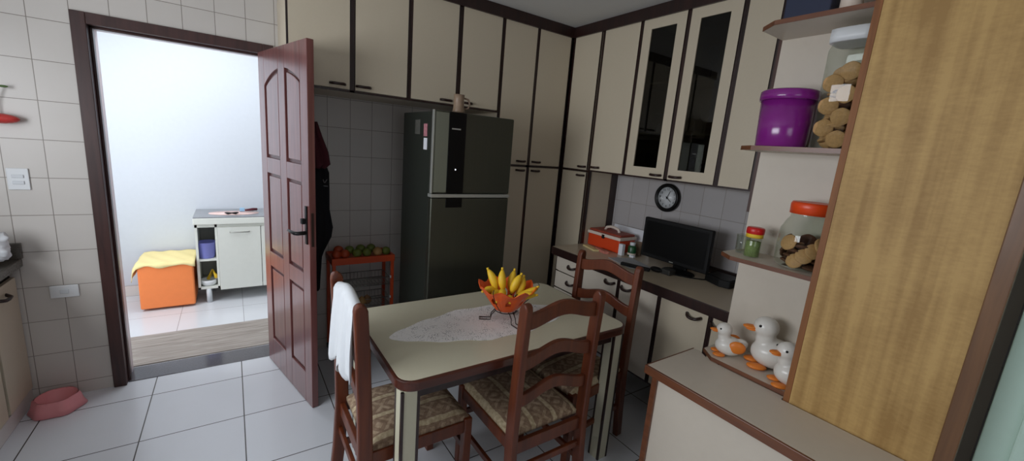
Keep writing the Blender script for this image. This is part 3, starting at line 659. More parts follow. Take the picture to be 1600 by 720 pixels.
fr = [(.585, 2.985, M_fred, 'deep red fruit at the front left corner of the cart tray'), (.640, 2.985, M_fred, 'orange-red fruit second from the left on the cart tray'), (.61, 3.045, M_fred, 'dark red fruit tucked behind the two front ones on the cart'),
      (.685, 3.04, M_fgreen, 'green fruit right of the red ones on the cart tray'), (.725, 2.985, M_fgreen, 'green fruit at the front middle of the cart tray'), (.765, 3.045, M_fgreen, 'green fruit at the back middle of the cart tray'),
      (.795, 2.985, M_fgreen, 'dull green fruit right of the middle on the cart tray'), (.842, 3.05, M_fgreen, 'green fruit highest at the back right of the cart tray'), (.872, 2.985, M_fpale, 'blush yellow fruit near the right end of the cart tray'), (.938, 2.995, M_fgreen, 'green fruit at the right end of the cart tray')]
for i, (x, y, m, lb) in enumerate(fr):
    r = .033+.002*((i*7) % 3)/2
    z = ctz+.009+r*.93 if y > 3.03 else ctz-.004+r*.93
    bm = ball(B(), (x, y, z), (r, r*.97, r*.93)); tag(obj('fruit', bm, m), lb, 'fruit', 'fruits on the cart tray')
for x, y, z, lb in ((.715, 2.99, .428, 'brown onion at the left in the wire basket'), (.80, 2.99, .428, 'brown onion at the right in the wire basket'), (.758, 2.975, .427, 'pale onion low in the middle of the wire basket')):
    bm = lathe(B(), [(0, -.032), (.018, -.03), (.034, -.008), (.034, .006), (.016, .028), (.005, .036), (0, .042)], (x, y, z), 20); tag(obj('onion', bm, M_fbrown if z == .428 else M_fpale), lb, 'onion', 'onions in the wire basket')

# clothes hanging behind the door
def drape(pts, depth, m, name, label, cat, nw=18):
    bm = B(); rows_ = []
    for (z, xa, xb, yy) in pts:
        row = []
        for i in range(nw+1):
            s = i/nw; x = xa+(xb-xa)*s; row.append(bm.verts.new((x, yy - depth*(.5+.5*math.sin(s*nw*.95+z*3)) - depth*.8*math.sin(PI*s), z)))
        rows_.append(row)
    for a, b in zip(rows_[:-1], rows_[1:]):
        for i in range(nw): bm.faces.new((a[i], a[i+1], b[i+1], b[i])).smooth = True
    return tag(obj(name, bm, m, solid=.006), label, cat)
drape([(1.70, .42, .49, 3.15), (1.60, .40, .52, 3.14), (1.50, .39, .555, 3.13), (1.42, .40, .565, 3.12), (1.39, .42, .53, 3.12)], .03, M_maroon, 'kitchen_towel', 'maroon cloth hanging on the wall behind the door edge', 'towel')
ap = drape([(1.42, .36, .54, 3.165), (1.36, .34, .562, 3.15), (1.24, .34, .565, 3.15), (1.10, .34, .565, 3.14), (.97, .34, .585, 3.13), (.9, .34, .575, 3.13), (.80, .34, .53, 3.14), (.75, .36, .515, 3.15), (.60, .38, .505, 3.15), (.5, .42, .50, 3.15)], .03, M_dark, 'apron', 'black apron with a small white mark hanging behind the door', 'apron')
bm = B()
for a, b in (((.520, 1.315), (.528, 1.29)), ((.545, 1.315), (.531, 1.29)), ((.52, 1.27), (.55, 1.268))): tube(bm, [(a[0], 3.088, a[1]), (b[0], 3.086, b[1])], .003, 5)
obj('white_mark', bm, M_fbrown if False else mat('faded_white_print', rgb(130, 130, 132), .8), ap)
tag(obj('wall_hook', tube(B(), [(.45, 3.19, 1.73), (.45, 3.15, 1.72), (.45, 3.13, 1.74)], .005, 8), M_wire), 'metal hook on the tiles holding the cloths behind the door', 'hook')

# ------------------------------------------------------------------ wall clock
t = thing('wall_clock', 'round black-rimmed wall clock with white face above the monitor', 'clock', (W, 1.872, 1.362))
RY = Matrix.Rotation(-PI/2, 3, 'Y'); cc = (W-.001, 1.872, 1.362)
obj('rim', lathe(B(), [(0, 0), (.098, 0), (.106, .008), (.106, .024), (.098, .034), (.086, .036), (.079, .026), (.079, .012), (0, .012)], cc, 48, rot=RY), M_black, t)
face = obj('dial', lathe(B(), [(0, .013), (.079, .013), (.079, .016), (0, .016)], cc, 48, rot=RY), M_plate, t)
TX_ = Matrix(((0, 0, -1), (-1, 0, 0), (0, 1, 0)))    # text plane facing -x
def on_clock(bm, dy, dz, dx):
    for v in bm.verts: v.co = Vector((W-.001-dx, 1.872+dy, 1.362+dz)) + TX_ @ v.co
    return bm
for h in range(1, 13):
    a = PI/2-h*PI/6; obj('numeral', on_clock(textmesh(str(h), .024), -.063*math.cos(a), .063*math.sin(a), .0165), M_black, face)
def hand(ang, ln, wd):
    a = PI/2-ang; d = Vector((0, -math.cos(a), math.sin(a))); n = Vector((0, math.sin(a), math.cos(a))); c = Vector((W-.001-.020, 1.872, 1.362)); bm = B()
    vs = [c-d*.012-n*wd, c-d*.012+n*wd, c+d*ln+n*wd*.4, c+d*ln-n*wd*.4]
    lo = [bm.verts.new(v) for v in vs]; hi = [bm.verts.new(v-Vector((.0012, 0, 0))) for v in vs]
    bm.faces.new(lo); bm.faces.new(hi[::-1])
    for i in range(4): bm.faces.new((lo[i], lo[(i+1) % 4], hi[(i+1) % 4], hi[i]))
    return bm
obj('minute_hand', hand(math.radians(22), .058, .0028), M_black, t); obj('hour_hand', hand(math.radians(128), .046, .0032), M_black, t)
obj('hub', lathe(B(), [(0, .013), (.005, .013), (.005, .024), (0, .024)], cc, 12, rot=RY), M_black, t)
obj('lens', lathe(B(), [(0, .0295), (.082, .0290), (.082, .0300), (0, .0305)], cc, 48, rot=RY), glass_mat('clock_lens', (.97, .97, .97, 1), 1.3), t)

# ------------------------------------------------------------------ on the worktop
CT = .9052
t = thing('monitor', 'black flat computer monitor on the worktop below the clock', 'monitor', (2.45, 1.53, CT))
my0, my1, mz0, mz1 = 1.345, 1.86, .945, 1.228
bm = box(2.45, 2.485, my0, my1, mz0, mz1); obj('casing', bm, M_blackm, t, bevel=.008, seg=3)
obj('screen', box(2.4485, 2.451, my0+.022, my1-.022, mz0+.028, mz1-.022), M_screen, t)
obj('back_cover', box(2.485, 2.52, my0+.12, my1-.12, mz0+.06, mz1-.06), M_blackm, t, bevel=.012)
obj('stand_neck', box(2.475, 2.50, 1.50, 1.60, CT+.012, 1.0), M_black, t, bevel=.006)
obj('stand_base', lathe(B(), [(0, .014), (.03, .013), (.085, .007), (.09, 0), (0, 0)], (2.445, 1.535, CT), 36, sy=1.25), M_black, t)
obj('logo', box(2.4475, 2.4495, 1.585, 1.615, mz0+.009, mz0+.016), M_trim, t)
t = thing('toolbox', 'orange plastic toolbox with white rim and carrying handle', 'toolbox', (2.5, 2.2, CT))
tx0, tx1, ty0, ty1 = 2.42, 2.60, 2.035, 2.372
obj('box_body', box(tx0, tx1, ty0, ty1, CT, CT+.098), M_toolor, t, bevel=.008)
obj('rim', box(tx0-.006, tx1+.006, ty0-.006, ty1+.006, CT+.098, CT+.122), M_toolwh, t, bevel=.004)
obj('lid', box(tx0+.004, tx1-.004, ty0+.004, ty1-.004, CT+.122, CT+.14), mat('brownish_red_lid', rgb(150, 62, 44), .5), t, bevel=.008)
obj('handle', tube(B(), [(2.51, 2.275, CT+.138), (2.51, 2.26, CT+.162), (2.51, 2.22, CT+.172), (2.51, 2.18, CT+.172), (2.51, 2.14, CT+.162), (2.51, 2.125, CT+.138)], .011, 8), M_toolwh, t)
obj('latch', box(tx0-.01, tx0-.004, 2.19, 2.215, CT+.085, CT+.115), M_blackm, t)
tag(obj('medicine_box', box(2.40, 2.43, 1.985, 2.022, CT, CT+.085), M_paper, bevel=.001), 'upright white carton against the toolbox corner', 'box')
t = thing('pill_bottle', 'dark green bottle with pale cap beside the monitor', 'bottle', (2.49, 1.99, CT))
obj('bottle_body', lathe(B(), [(0, 0), (.03, 0), (.032, .006), (.032, .07), (.024, .082), (0, .082)], (2.475, 1.955, CT), 24), M_tgreen, t)
obj('cap', lathe(B(), [(0, .083), (.021, .083), (.021, .105), (0, .105)], (2.475, 1.955, CT), 24), M_plate2, t); obj('label_band', lathe(B(), [(.0325, .012), (.0328, .012), (.0328, .026), (.0325, .026)], (2.475, 1.955, CT), 24), M_toolwh, t)
tag(obj('eraser', box(2.43, 2.455, 1.90, 1.94, CT, CT+.018), M_paper, bevel=.003), 'tiny white block on the worktop in front of the green bottle', 'block')
tag(obj('glass_jar', lathe(B(), [(0, 0), (.028, 0), (.03, .08), (.03, .10), (.027, .10), (.026, .01), (0, .006)], (2.56, 1.965, CT), 24), M_skel), 'brownish cup behind the green bottle', 'cup')
bm = B(); prism(bm, [(1.93, CT), (2.33, CT), (2.33, CT+.17), (1.93, CT+.17)], lambda u, v, a: (2.645+(v-CT)*.2+a, u, v), 0, .003); tag(obj('envelope', bm, M_paper), 'white envelope leaning on the tiles behind the toolbox', 'envelope')
bm = B(); prism(bm, [(2.37, 2.30), (2.32, 2.14), (2.28, 2.16), (2.33, 2.33)], lambda u, v, a: (u, v, a), CT, CT+.012); tag(obj('leaflet', bm, mat('cream_yellow_leaflet', rgb(216, 196, 140), .8), bevel=.001), 'folded cream leaflet left of the toolbox front', 'paper')
bm = B(); prism(bm, [(2.37, 2.19), (2.33, 2.05), (2.30, 2.07), (2.34, 2.2)], lambda u, v, a: (u, v, a), CT, CT+.02); tag(obj('small_packet', bm, mat('red_white_packet', rgb(196, 120, 104), .6, noise=.3, nscale=60), bevel=.001), 'small red and white packet before the toolbox', 'packet')
bm = B(); prism(bm, [(2.42, 1.90), (2.33, 1.62), (2.18, 1.72), (2.25, 1.98)], lambda u, v, a: (u, v, a), CT, CT+.003); tag(obj('newspaper', bm, M_grey), 'grey printed sheet lying left of the monitor stand', 'paper')
bm = B(); prism(bm, [(2.175, 1.80), (2.205, 1.81), (2.265, 1.62), (2.235, 1.605)], lambda u, v, a: (u, v, a), CT+.003, CT+.023); tag(obj('remote_control', bm, M_blackm, bevel=.004), 'slim black remote control on the worktop front', 'remote')
tag(obj('mouse', ball(B(), (2.30, 1.60, CT+.0175), (.028, .045, .017)), M_blackm), 'black computer mouse in front of the monitor', 'mouse')
tag(obj('card_reader', box(2.30, 2.37, 1.50, 1.57, CT, CT+.035), mat('dark_grey_plastic', rgb(58, 58, 56), .45), bevel=.006), 'small dark grey box at the monitor foot', 'device')
tag(obj('cable', tube(B(), [(2.36, 1.49, CT+.004), (2.40, 1.42, CT+.004), (2.46, 1.36, CT+.004), (2.52, 1.33, CT+.004), (2.6, 1.30, CT+.004)], .004, 6), M_black), 'thin black cable trailing behind the monitor foot', 'cable')
t = thing('router', 'small black router box at the shelf-unit end of the worktop', 'router', (2.5, 1.26, CT))
bm = B(); prism(bm, [(2.44, 1.18), (2.42, 1.24), (2.47, 1.36), (2.60, 1.36), (2.60, 1.18)], lambda u, v, a: (u, v, a), CT, CT+.045); obj('casing', bm, M_blackm, t, bevel=.006)
bm = B(); prism(bm, [(2.455, 1.19), (2.44, 1.24), (2.485, 1.345), (2.59, 1.345), (2.59, 1.19)], lambda u, v, a: (u, v, a), CT+.045, CT+.049); obj('top_cover', bm, M_black, t)
# glassware seen dimly through the display doors
k = 0
for y, z, h in ((1.94, 1.5155, .16), (1.86, 1.5155, .13), (1.78, 1.5155, .16), (1.58, 1.5155, .15), (1.50, 1.5155, .12), (1.43, 1.5155, .16), (1.92, 1.8155, .14), (1.82, 1.8155, .18), (1.56, 1.8155, .18), (1.46, 1.8155, .14), (1.57, 2.1455, .2), (1.46, 2.1455, .16), (1.88, 2.1455, .15)):
    bm = lathe(B(), [(0, 0), (.026, 0), (.026, .004), (.005, .01), (.005, h*.4), (.026, h*.55), (.032, h*.8), (.029, h), (.027, h), (.03, h*.8), (.024, h*.57), (0, h*.45)], (2.50, y, z), 16)
    col = 'left' if y > 1.68 else 'right'; sh = {1.5155: 'bottom', 1.8155: 'middle', 2.1455: 'top'}[z]
    tag(obj('stemmed_glass', bm, M_glass), 'clear stemmed glass on the %s shelf behind the %s smoked door' % (sh, col), 'glass', 'glasses on the %s shelf behind the %s door' % (sh, col))

# ------------------------------------------------------------------ jars and boxes on the open shelves
t = thing('canister', 'purple plastic canister with lid on the second shelf', 'canister', (1.95, .848, 1.722))
obj('canister_body', lathe(B(), [(0, 0), (.088, 0), (.094, .006), (.101, .19), (.097, .19), (.09, .01), (0, .006)], (1.945, .848, 1.7222), 48), M_purple, t)
obj('lid', lathe(B(), [(.097, .192), (.107, .19), (.108, .205), (.107, .226), (.099, .232), (.09, .228), (0, .228)], (1.945, .848, 1.7222), 48), M_purple, t)
t = thing('cookie_jar', 'square glass jar of cookies with a white lid on the second shelf', 'jar', (1.95, .665, 1.722))
def sq(r, z, c, n=6, k=.72):
    pts = []
    for i in range(4*n):
        a = 2*PI*i/(4*n)+PI/4; ca, sa = math.cos(a), math.sin(a); m_ = (abs(ca)**6+abs(sa)**6)**(-1/6); pts.append((c[0]+r*ca*m_, c[1]+r*sa*m_, z))
    return pts
def stack_rings(rs, c, n=6):
    bm = B(); prev = None
    for r, z in rs:
        ring = [bm.verts.new(p) for p in sq(r, c[2]+z, c, n)]
        if prev:
            for i in range(len(ring)):
                f = bm.faces.new((prev[i], prev[(i+1) % len(ring)], ring[(i+1) % len(ring)], ring[i])); f.smooth = True
        else: bm.faces.new(ring[::-1])
        prev = ring
    return bm, prev
JC = (1.945, .66, 1.7222)
bm, pr = stack_rings([(.058, 0), (.066, .006), (.067, .36), (.06, .385), (.056, .39)], JC); obj('jar_glass', bm, M_glass, t)
bm, pr = stack_rings([(.062, .391), (.07, .391), (.071, .41), (.07, .436), (.062, .44)], JC); bm.faces.new(pr); obj('lid', bm, M_plate, t)
random.seed(11)
def cookie(c, r, tilt, az, m, grp, lb):
    R = Matrix.Rotation(az, 3, 'Z') @ Matrix.Rotation(tilt, 3, 'Y')
    bm = lathe(B(), [(0, -.005), (r*.9, -.005), (r, -.002), (r, .002), (r*.88, .0055), (0, .0065)], c, 20, rot=R, lobes=14, lobe_amp=.025)
    return tag(obj('cookie', bm, m), lb, 'cookie', grp)
for l in range(13):
    z = JC[2]+.020+l*.0205
    for q in range(3):
        a = l*1.1+q*2.1+random.random()*.5; rr = .022
        fl = (l % 2 == 0 and q < 2) or q == 3
        x, y = JC[0]+rr*math.cos(a), JC[1]+rr*math.sin(a)
        if fl: cookie((JC[0]+(-.052 if q == 0 else .02), JC[1]+(-.024 if (q == 0) == (l % 4 == 0) else .024), z+.018), .033, 1.38+.1*math.sin(l), random.uniform(-.25, .35), M_cookie, 'cookies in the square jar', 'round tan cookie heaped in the square jar with white lid')
        else: cookie((x, y, z), random.uniform(.030, .037), random.uniform(-.5, .5), a, M_cookie if (l+q) % 4 else M_cookied, 'cookies in the square jar', 'round tan cookie heaped in the square jar with white lid')
JD = (1.93, .672, 1.2402)
t = thing('cookie_jar', 'round-shouldered glass jar of cookies with an orange lid on the third shelf', 'jar', (1.93, .672, 1.24))
bm = lathe(B(), [(0, .0), (.07, 0), (.09, .01), (.097, .03), (.098, .12), (.094, .16), (.078, .195), (.068, .21), (.068, .225)], JD, 40, lobes=6, lobe_amp=.015); obj('jar_glass', bm, M_glass, t)
obj('lid', lathe(B(), [(.066, .226), (.075, .224), (.076, .262), (.071, .272), (.06, .27), (0, .27)], JD, 40), M_lidor, t)
for i in range(24):
    l = i//6; a = i*1.05+l*.4+PI; z = JD[2]+.018+l*.024
    up = i % 2 == 0; rr = .066 if up else .042
    cookie((JD[0]+rr*math.cos(a), JD[1]+rr*math.sin(a), z+(.018 if up else 0)), .031 if up else .034, 1.2 if up else .4*math.sin(i), a, M_cookie if i % 3 == 0 else M_cookied, 'cookies in the orange-lidded jar', 'round biscuit in the glass jar with orange lid')
cookie((JD[0]-.062, JD[1]+.035, JD[2]+.105), .033, -1.25, -.35, M_cookie, 'cookies in the orange-lidded jar', 'round biscuit in the glass jar with orange lid')
t = thing('spice_jar', 'small spice jar of green herbs with a red lid', 'jar', (1.925, .87, 1.24))
SC = (1.915, .862, 1.2402)
obj('jar_glass', lathe(B(), [(0, 0), (.03, 0), (.032, .004), (.032, .085), (.028, .092)], SC, 28), M_glass, t)
obj('herbs', lathe(B(), [(0, .003), (.029, .003), (.029, .07), (0, .074)], SC, 24), M_herb, t)
obj('label_band', lathe(B(), [(.0325, .088), (.0345, .088), (.0345, .106), (.0325, .106)], SC, 28), M_lidyel, t)
obj('lid', lathe(B(), [(0, .093), (.033, .103), (.036, .106), (.036, .128), (.032, .133), (0, .133)], SC, 28), M_lidred, t)
tag(obj('plastic_cup', lathe(B(), [(0, 0), (.026, 0), (.031, .085), (.029, .085), (.0245, .003), (0, .003)], (1.955, .925, 1.2402), 24), M_glass), 'clear plastic cup behind the red-lidded spice jar', 'cup')
bm = B(); bx(bm, 1.86, 1.99, .735, .895, 2.2102, 2.33); tag(obj('storage_box', bm, M_navy, bevel=.004), 'navy blue box on the topmost shelf', 'box')
tag(obj('storage_tin', lathe(B(), [(0, 0), (.035, 0), (.035, .11), (0, .11)], (1.90, .685, 2.2102), 24), M_toolwh), 'pale round tin beside the navy box on the topmost shelf', 'tin')

# ducks
def duck(loc, s, rz, label, head_turn=0, wing=True):
    t = bpy.data.objects.new('duck_figurine', None); COL.objects.link(t); t.location = loc; t.rotation_euler = (0, 0, rz); t.scale = (s, s, s)
    tag(t, label, 'figurine', None)
    bm = B(); ball(bm, (0, 0, .046), (.058, .046, .043), u=20, v=14); ball(bm, (-.045, 0, .064), (.03, .024, .022)); ball(bm, (.026, 0, .085), (.026, .025, .034))
    H = Vector((.03, 0, .118)); ball(bm, H, (.033, .031, .031), u=20, v=14)
    obj('body', bm, M_duck, t, remesh=.004)
    R = Matrix.Rotation(head_turn, 3, 'Z')
    bm = B(); ball(bm, H + R @ Vector((.038, 0, -.006)), (.02, .0145, .006), rot=R); ball(bm, H + R @ Vector((.034, 0, -.012)), (.016, .013, .005), rot=R); obj('beak', bm, M_oraw, t)
    for sgn in (-1, 1):
        ball(b := B(), H + R @ Vector((.02, sgn*.0235, .008)), (.004, .003, .004), u=8, v=6); obj('eye', b, M_black, t)
        if wing: ball(b := B(), (-.022, sgn*.040, .058), (.034, .013, .028), rot=Matrix.Rotation(sgn*-.12, 3, 'Z')); obj('wing', b, mat('duck_wing_%d' % sgn, rgb(206, 112, 52), .45, noise=.1) if False else M_oraw, t)
        ball(b := B(), (.04, sgn*.024, .007), (.026, .018, .008)); obj('foot', b, M_oraw, t)
    return t
duck((1.905, .874, .7525), 1.06, math.radians(130), 'small white duck figurine with orange wings, leftmost of the three')
duck((1.972, .712, .7525), 1.58, math.radians(125), 'largest white duck figurine, in the middle of the three', wing=False)
duck((1.885, .592, .7525), 1.28, math.radians(128), 'white duck figurine nearest the oak board, rightmost of the three', .3, wing=False)

# ------------------------------------------------------------------ dining table
TZ1 = .777; x0, x1, y0, y1 = .458, 1.684, 1.27, 2.015
def rrect(x0, x1, y0, y1, r, n=8):
    pts = []
    for cx_, cy_, a0 in ((x1-r, y1-r, 0), (x0+r, y1-r, PI/2), (x0+r, y0+r, PI), (x1-r, y0+r, 1.5*PI)):
        for i in range(n+1): a = a0+PI/2*i/n; pts.append((cx_+r*math.cos(a), cy_+r*math.sin(a)))
    return pts
t = thing('dining_table', 'rectangular dining table with cream top and dark rounded edges', 'table', (1.08, 1.68, 0))
fz = lambda u, v, a: (u, v, a)
bm = B(); prism(bm, rrect(x0+.012, x1-.012, y0+.012, y1-.012, .06), fz, TZ1-.02, TZ1); obj('tabletop', bm, M_top, t)
bm = B(); prism(bm, rrect(x0, x1, y0, y1, .07), fz, TZ1-.042, TZ1-.0015); obj('edge_band', bm, M_tedge, t, bevel=.006, seg=3)
bm = box(x0+.05, x1-.05, y0+.03, y0+.05, TZ1-.085, TZ1-.0421); bx(bm, x0+.05, x1-.05, y1-.05, y1-.03, TZ1-.085, TZ1-.0421); bx(bm, x0+.03, x0+.05, y0+.05, y1-.05, TZ1-.085, TZ1-.0421); bx(bm, x1-.05, x1-.03, y0+.05, y1-.05, TZ1-.085, TZ1-.0421)
obj('apron', bm, M_wenge, t)
for lx in (x0+.010, x1-.032-.072):
    for ly in (y0+.012, y1-.012-.072):
        s = .072; bm = box(lx+.002, lx+s-.002, ly+.002, ly+s-.002, 0, TZ1-.0421, 0)
        for a, b in ((0, 0), (s-.011, 0), (0, s-.011), (s-.011, s-.011)): bx(bm, lx+a, lx+a+.011, ly+b, ly+b+.011, 0, TZ1-.0421, 1)
        obj('leg', bm, [M_tleg, M_wenge], t)
# lace runner
bm = B(); N = 64; cen = Vector((1.035, 1.615)); ring = []
for i in range(N):
    a = 2*PI*i/N; c, s_ = math.cos(a), math.sin(a)
    hw = .50*c; hh = .185*s_*(1-.45*abs(c)**1.5)*(1+.06*math.cos(a*14)); ring.append((cen.x+hw, cen.y-.02*c+hh))
prism(bm, ring, fz, TZ1+.0003, TZ1+.0022); tag(obj('lace_runner', bm, M_lace), 'white crochet lace runner spread on the dining table', 'runner')
# fruit bowl
BC = Vector((1.112, 1.60, TZ1+.0028))
t = thing('fruit_bowl', 'orange faceted bowl with triangular cutouts on a dark wire stand', 'bowl', tuple(BC))
bm = B(); SEG = 40; prof = [(.0, .052), (.042, .052), (.056, .060), (.071, .078), (.085, .098), (.099, .118), (.113, .138), (.129, .160), (.143, .176)]
rings = []
for k_, (r, z) in enumerate(prof):
    if r == 0: rings.append([bm.verts.new(BC+Vector((0, 0, z)))]); continue
    ring = []
    for i in range(SEG):
        a = 2*PI*i/SEG; f = r/.143; fac = 1+.05*f*math.cos(a*8); zz = z+(.014*math.cos(a*8) if k_ == 8 else .006*math.cos(a*8) if k_ == 7 else 0)
        ring.append(bm.verts.new(BC+Vector((r*fac*math.cos(a), r*fac*math.sin(a), zz))))
    rings.append(ring)
for k_ in range(len(rings)-1):
    a, b = rings[k_], rings[k_+1]
    for i in range(SEG):
        j = (i+1) % SEG
        if len(a) == 1: bm.faces.new((a[0], b[i], b[j])); continue
        ph = i % 5
        if k_ in (4, 5) and ph in (1, 2) and k_ == 4: continue
        if k_ == 5 and ph == 1: bm.faces.new((a[i], b[j], b[i])) ; continue
        if k_ == 5 and ph == 2: bm.faces.new((a[j], b[j], b[i])) ; continue
        bm.faces.new((a[i], a[j], b[j], b[i]))
obj('bowl_shell', bm, M_obowl, t, solid=.003)
bm = B(); tube(bm, [BC+Vector((.052*math.cos(2*PI*i/24), .052*math.sin(2*PI*i/24), .050)) for i in range(24)], .0025, 6, closed=True)
for k_ in range(3):
    a = math.radians(152+120*k_); d = Vector((math.cos(a), math.sin(a), 0)); n = Vector((-d.y, d.x, 0))
    tube(bm, [BC+d*.052+n*.012+Vector((0, 0, .050)), BC+d*.07+n*.012+Vector((0, 0, .028)), BC+d*.075+n*.014+Vector((0, 0, .003)), BC+d*.13+n*.014+Vector((0, 0, .003)), BC+d*.13-n*.014+Vector((0, 0, .003)), BC+d*.075-n*.014+Vector((0, 0, .003)), BC+d*.07-n*.012+Vector((0, 0, .028)), BC+d*.052-n*.012+Vector((0, 0, .050))], .0026, 6)
    a2 = a+PI/3; d = Vector((math.cos(a2), math.sin(a2), 0)); tube(bm, [BC+d*.052+Vector((0, 0, .050)), BC+d*.112+Vector((0, 0, .110)), BC+d*.153+Vector((0, 0, .165)), BC+d*.160+Vector((0, 0, .190)), BC+d*.152+Vector((0, 0, .198))], .002, 6)
obj('wire_stand', bm, M_dwire, t)
rt, up_, fw = cam_axes(); rt = Vector((rt.x, rt.y, 0)).normalized(); fw = Vector((fw.x, fw.y, 0)).normalized()
def banana(u, v, z, du, dv, dz, curve, ln, label, r=.0205):
    """u to the right, v away, start point and direction"""
    z += .012; ln *= .84
    p = BC + rt*u + fw*v + Vector((0, 0, z)); d = (rt*du+fw*dv+Vector((0, 0, dz))).normalized(); side = Vector(curve[0]*rt+curve[1]*fw+Vector((0, 0, curve[2])))
    N_ = 10; pts = []; rs = []
    for i in range(N_+1):
        s = i/N_; pts.append(p+d*ln*s+side*(.022*4*s*(1-s))); rs.append(r*(.35+.65*min(1, 4.2*s*(1-s)*1.0+.0) if .08 < s < .92 else .42))
    rs[0] = r*.35; rs[-1] = r*.3
    bm = tube(B(), pts, rs, 8); b = obj('banana', bm, M_ban, bevel=0); tag(b, label, 'banana', 'bananas in the orange bowl')
    e = tube(B(), [pts[0]-d*.005, pts[0]+d*.003], [r*.32, r*.40], 6); obj('tip', e, M_bantip, b)
    e = tube(B(), [pts[-1]-d*.002, pts[-1]+d*.012], [r*.33, r*.28], 6); obj('stalk', e, M_ban, b)
for a in [(-.055, .01, .13, -.42, .25, .85, (.25, 0, .2), .135, 'banana standing tallest at the left of the bunch in the bowl'),
          (-.018, .01, .135, -.12, .2, .9, (-.2, -.4, 0), .125, 'upright banana second from the left in the bowl'),
          (.018, .04, .125, .1, .3, .85, (-.2, -.2, 0), .125, 'banana standing behind the middle of the bunch'),
          (.022, .005, .125, .35, .15, .8, (-.15, -.3, .2), .125, 'banana leaning right just right of the middle'),
          (.05, .015, .11, .25, .25, .8, (.3, -.2, 0), .12, 'curved banana leaning at the right of the upright ones'),
          (.055, -.02, .125, .9, .2, .42, (0, 0, -.4), .125, 'banana pointing out over the right rim of the bowl'),
          (.045, -.045, .115, .95, .0, .28, (0, 0, .4), .12, 'banana lying lowest along the right rim'),
          (-.035, .02, .115, -.35, -.75, .12, (0, 0, .3), .10, 'banana end pointing at the viewer at the far left'),
          (-.06, .02, .13, -.6, -.5, .06, (0, 0, .25), .085, 'short banana pointing left over the rim'),
          (-.02, .015, .125, -.05, -.9, .10, (0, 0, .3), .105, 'banana end pointing at the viewer below the tall pair'),
          (-.03, .0, .10, -.18, -.9, .10, (0, 0, .3), .10, 'banana end low at the front left of the bowl'),
          (.012, .0, .10, .06, -.9, .13, (0, 0, .3), .105, 'banana end low at the front middle of the bowl')]: banana(*a)

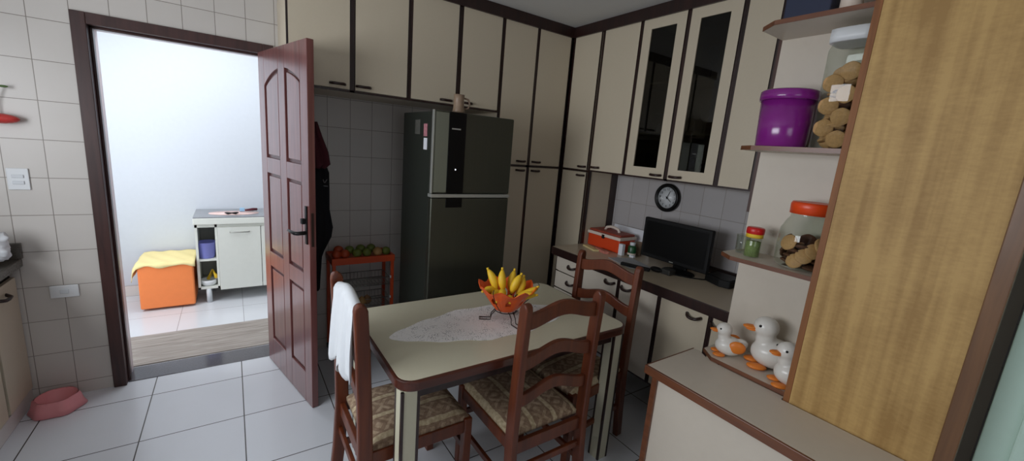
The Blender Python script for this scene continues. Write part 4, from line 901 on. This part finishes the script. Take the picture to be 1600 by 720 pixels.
# ------------------------------------------------------------------ chairs (local: back posts on y=0, seat towards +y)
def make_chair(label):
    t = bpy.data.objects.new('dining_chair', None); COL.objects.link(t); tag(t, label, 'chair')
    hw = .2
    def post(sx):
        bm = B(); prof = [(-.052, -.012), (-.035, .2), (-.022, .42), (-.024, .55), (-.03, .8), (-.042, 1.02)]; wd = .017
        # side outline, rounded at the top; bottom at z=0
        pr = [(-.060, 0), (-.040, .2), (-.028, .42), (-.030, .6), (-.038, .85), (-.046, 1.022), (-.043, 1.040), (-.032, 1.050), (-.018, 1.050), (-.004, 1.042), (.004, 1.022), (.014, .85), (.024, .6), (.028, .42), (.014, .2), (-.010, 0)]
        prism(bm, pr, lambda u, v, a: (a, u, v), sx*hw-wd, sx*hw+wd); return bm
    for s in (-1, 1): obj('back_post', post(s), M_chair, t, bevel=.007, seg=3)
    def rail(za, zb, h, yc, name='back_rail'):
        bm = B(); n = 18; top = []; bot = []
        for i in range(n+1):
            s = i/n; x = -hw+.016+(2*hw-.032)*s
            k = (.5-.5*math.cos(2*PI*s))**1.1; k2 = (.5-.5*math.cos(2*PI*s))
            top.append((x, za+(zb-za)*k)); bot.append((x, za-h+(zb-za)*k2*1.05))
        prism(bm, top+bot[::-1], lambda u, v, a: (u, a, v), yc-.011, yc+.011); obj(name, bm, M_chair, t, bevel=.004)
    rail(1.0, 1.035, .066, -.016); rail(.812, .852, .060, -.006); rail(.64, .682, .056, 0)
    for s in (-1, 1):
        obj('front_leg', box(s*.195-.019, s*.195+.019, .425, .463, 0, .445), M_chair, t, bevel=.005)
        obj('side_rail', box(s*.196-.011, s*.196+.011, .02, .43, .375, .432), M_chair, t, bevel=.003)
        obj('side_stretcher', box(s*.196-.009, s*.196+.009, .01, .43, .19, .22), M_chair, t, bevel=.003)
    obj('front_rail', box(-.18, .18, .434, .456, .36, .425), M_chair, t, bevel=.003); obj('back_seat_rail', box(-.185, .185, -.01, .012, .36, .42), M_chair, t, bevel=.003)
    obj('front_stretcher', box(-.18, .18, .436, .452, .27, .30), M_chair, t, bevel=.003); obj('back_stretcher', box(-.185, .185, -.018, .0, .27, .30), M_chair, t, bevel=.003)
    bm = B(); bmesh.ops.create_grid(bm, x_segments=14, y_segments=14, size=1)
    top = []
    for v in bm.verts:
        x, y = v.co.x, v.co.y; e = (1-abs(x)**6)*(1-abs(y)**6); v.co = Vector((x*.198, .235+y*.218, .447+.028*max(0, e)**.6))
    edge = [e for e in bm.edges if e.is_boundary]; g_ = bmesh.ops.extrude_edge_only(bm, edges=edge); vs = [q for q in g_['geom'] if isinstance(q, bmesh.types.BMVert)]
    for v in vs: v.co.z -= .02
    bmesh.ops.contextual_create(bm, geom=[e for e in bm.edges if e.is_boundary])
    for f in bm.faces: f.smooth = True
    obj('seat_cushion', bm, M_cush, t)
    return t
ch = make_chair('dark wooden ladder-back chair nearest the camera, its back to the viewer')
ch.location = (1.118, 1.20, 0)
dup(ch, (.375, 1.605, 0), -PI/2+.0, 'wooden chair at the left end of the table with a white cloth on it')
dup(ch, (1.785, 1.575, 0), PI/2+.14, 'dark wooden chair at the right end of the table before the worktop')

# white cloth over the left chair's top rail
bm = B(); NU, NV = 40, 26; gv = {}
for i in range(NU+1):
    s = i/NU
    ztop = 1.002+.036*(.5-.5*math.cos(2*PI*(.08+.84*s))); zbot = .71+.02*s+.022*math.sin(s*23)-.012*math.cos(s*41)
    for j in range(NV+1):
        q = j/NV
        k = max(0, (q-.12)/.88); yy = 1.765-.325*s
        if q < .12: a_ = PI*(1-q/.12); xx = .358+.017*-math.cos(a_); xx = .358-.017*math.cos(PI-a_)*-1 if False else .358+.018*math.cos(PI*q/.12); z = ztop+.012*math.sin(PI*q/.12)+.002
        else:
            z = ztop+(zbot-ztop)*k; xx = .334-.012*k**.7+.011*k**.4*math.sin(s*34+.6*math.sin(k*3))-.008*k*math.sin(s*13)
        gv[i, j] = bm.verts.new((xx, yy, z))
for i in range(NU):
    for j in range(NV): bm.faces.new((gv[i, j], gv[i+1, j], gv[i+1, j+1], gv[i, j+1])).smooth = True
tag(obj('white_cloth', bm, M_cloth, solid=.003), 'white cloth draped over the back of the left chair', 'cloth')

for o in bpy.data.objects:
    if '_l' in o: del o['_l']
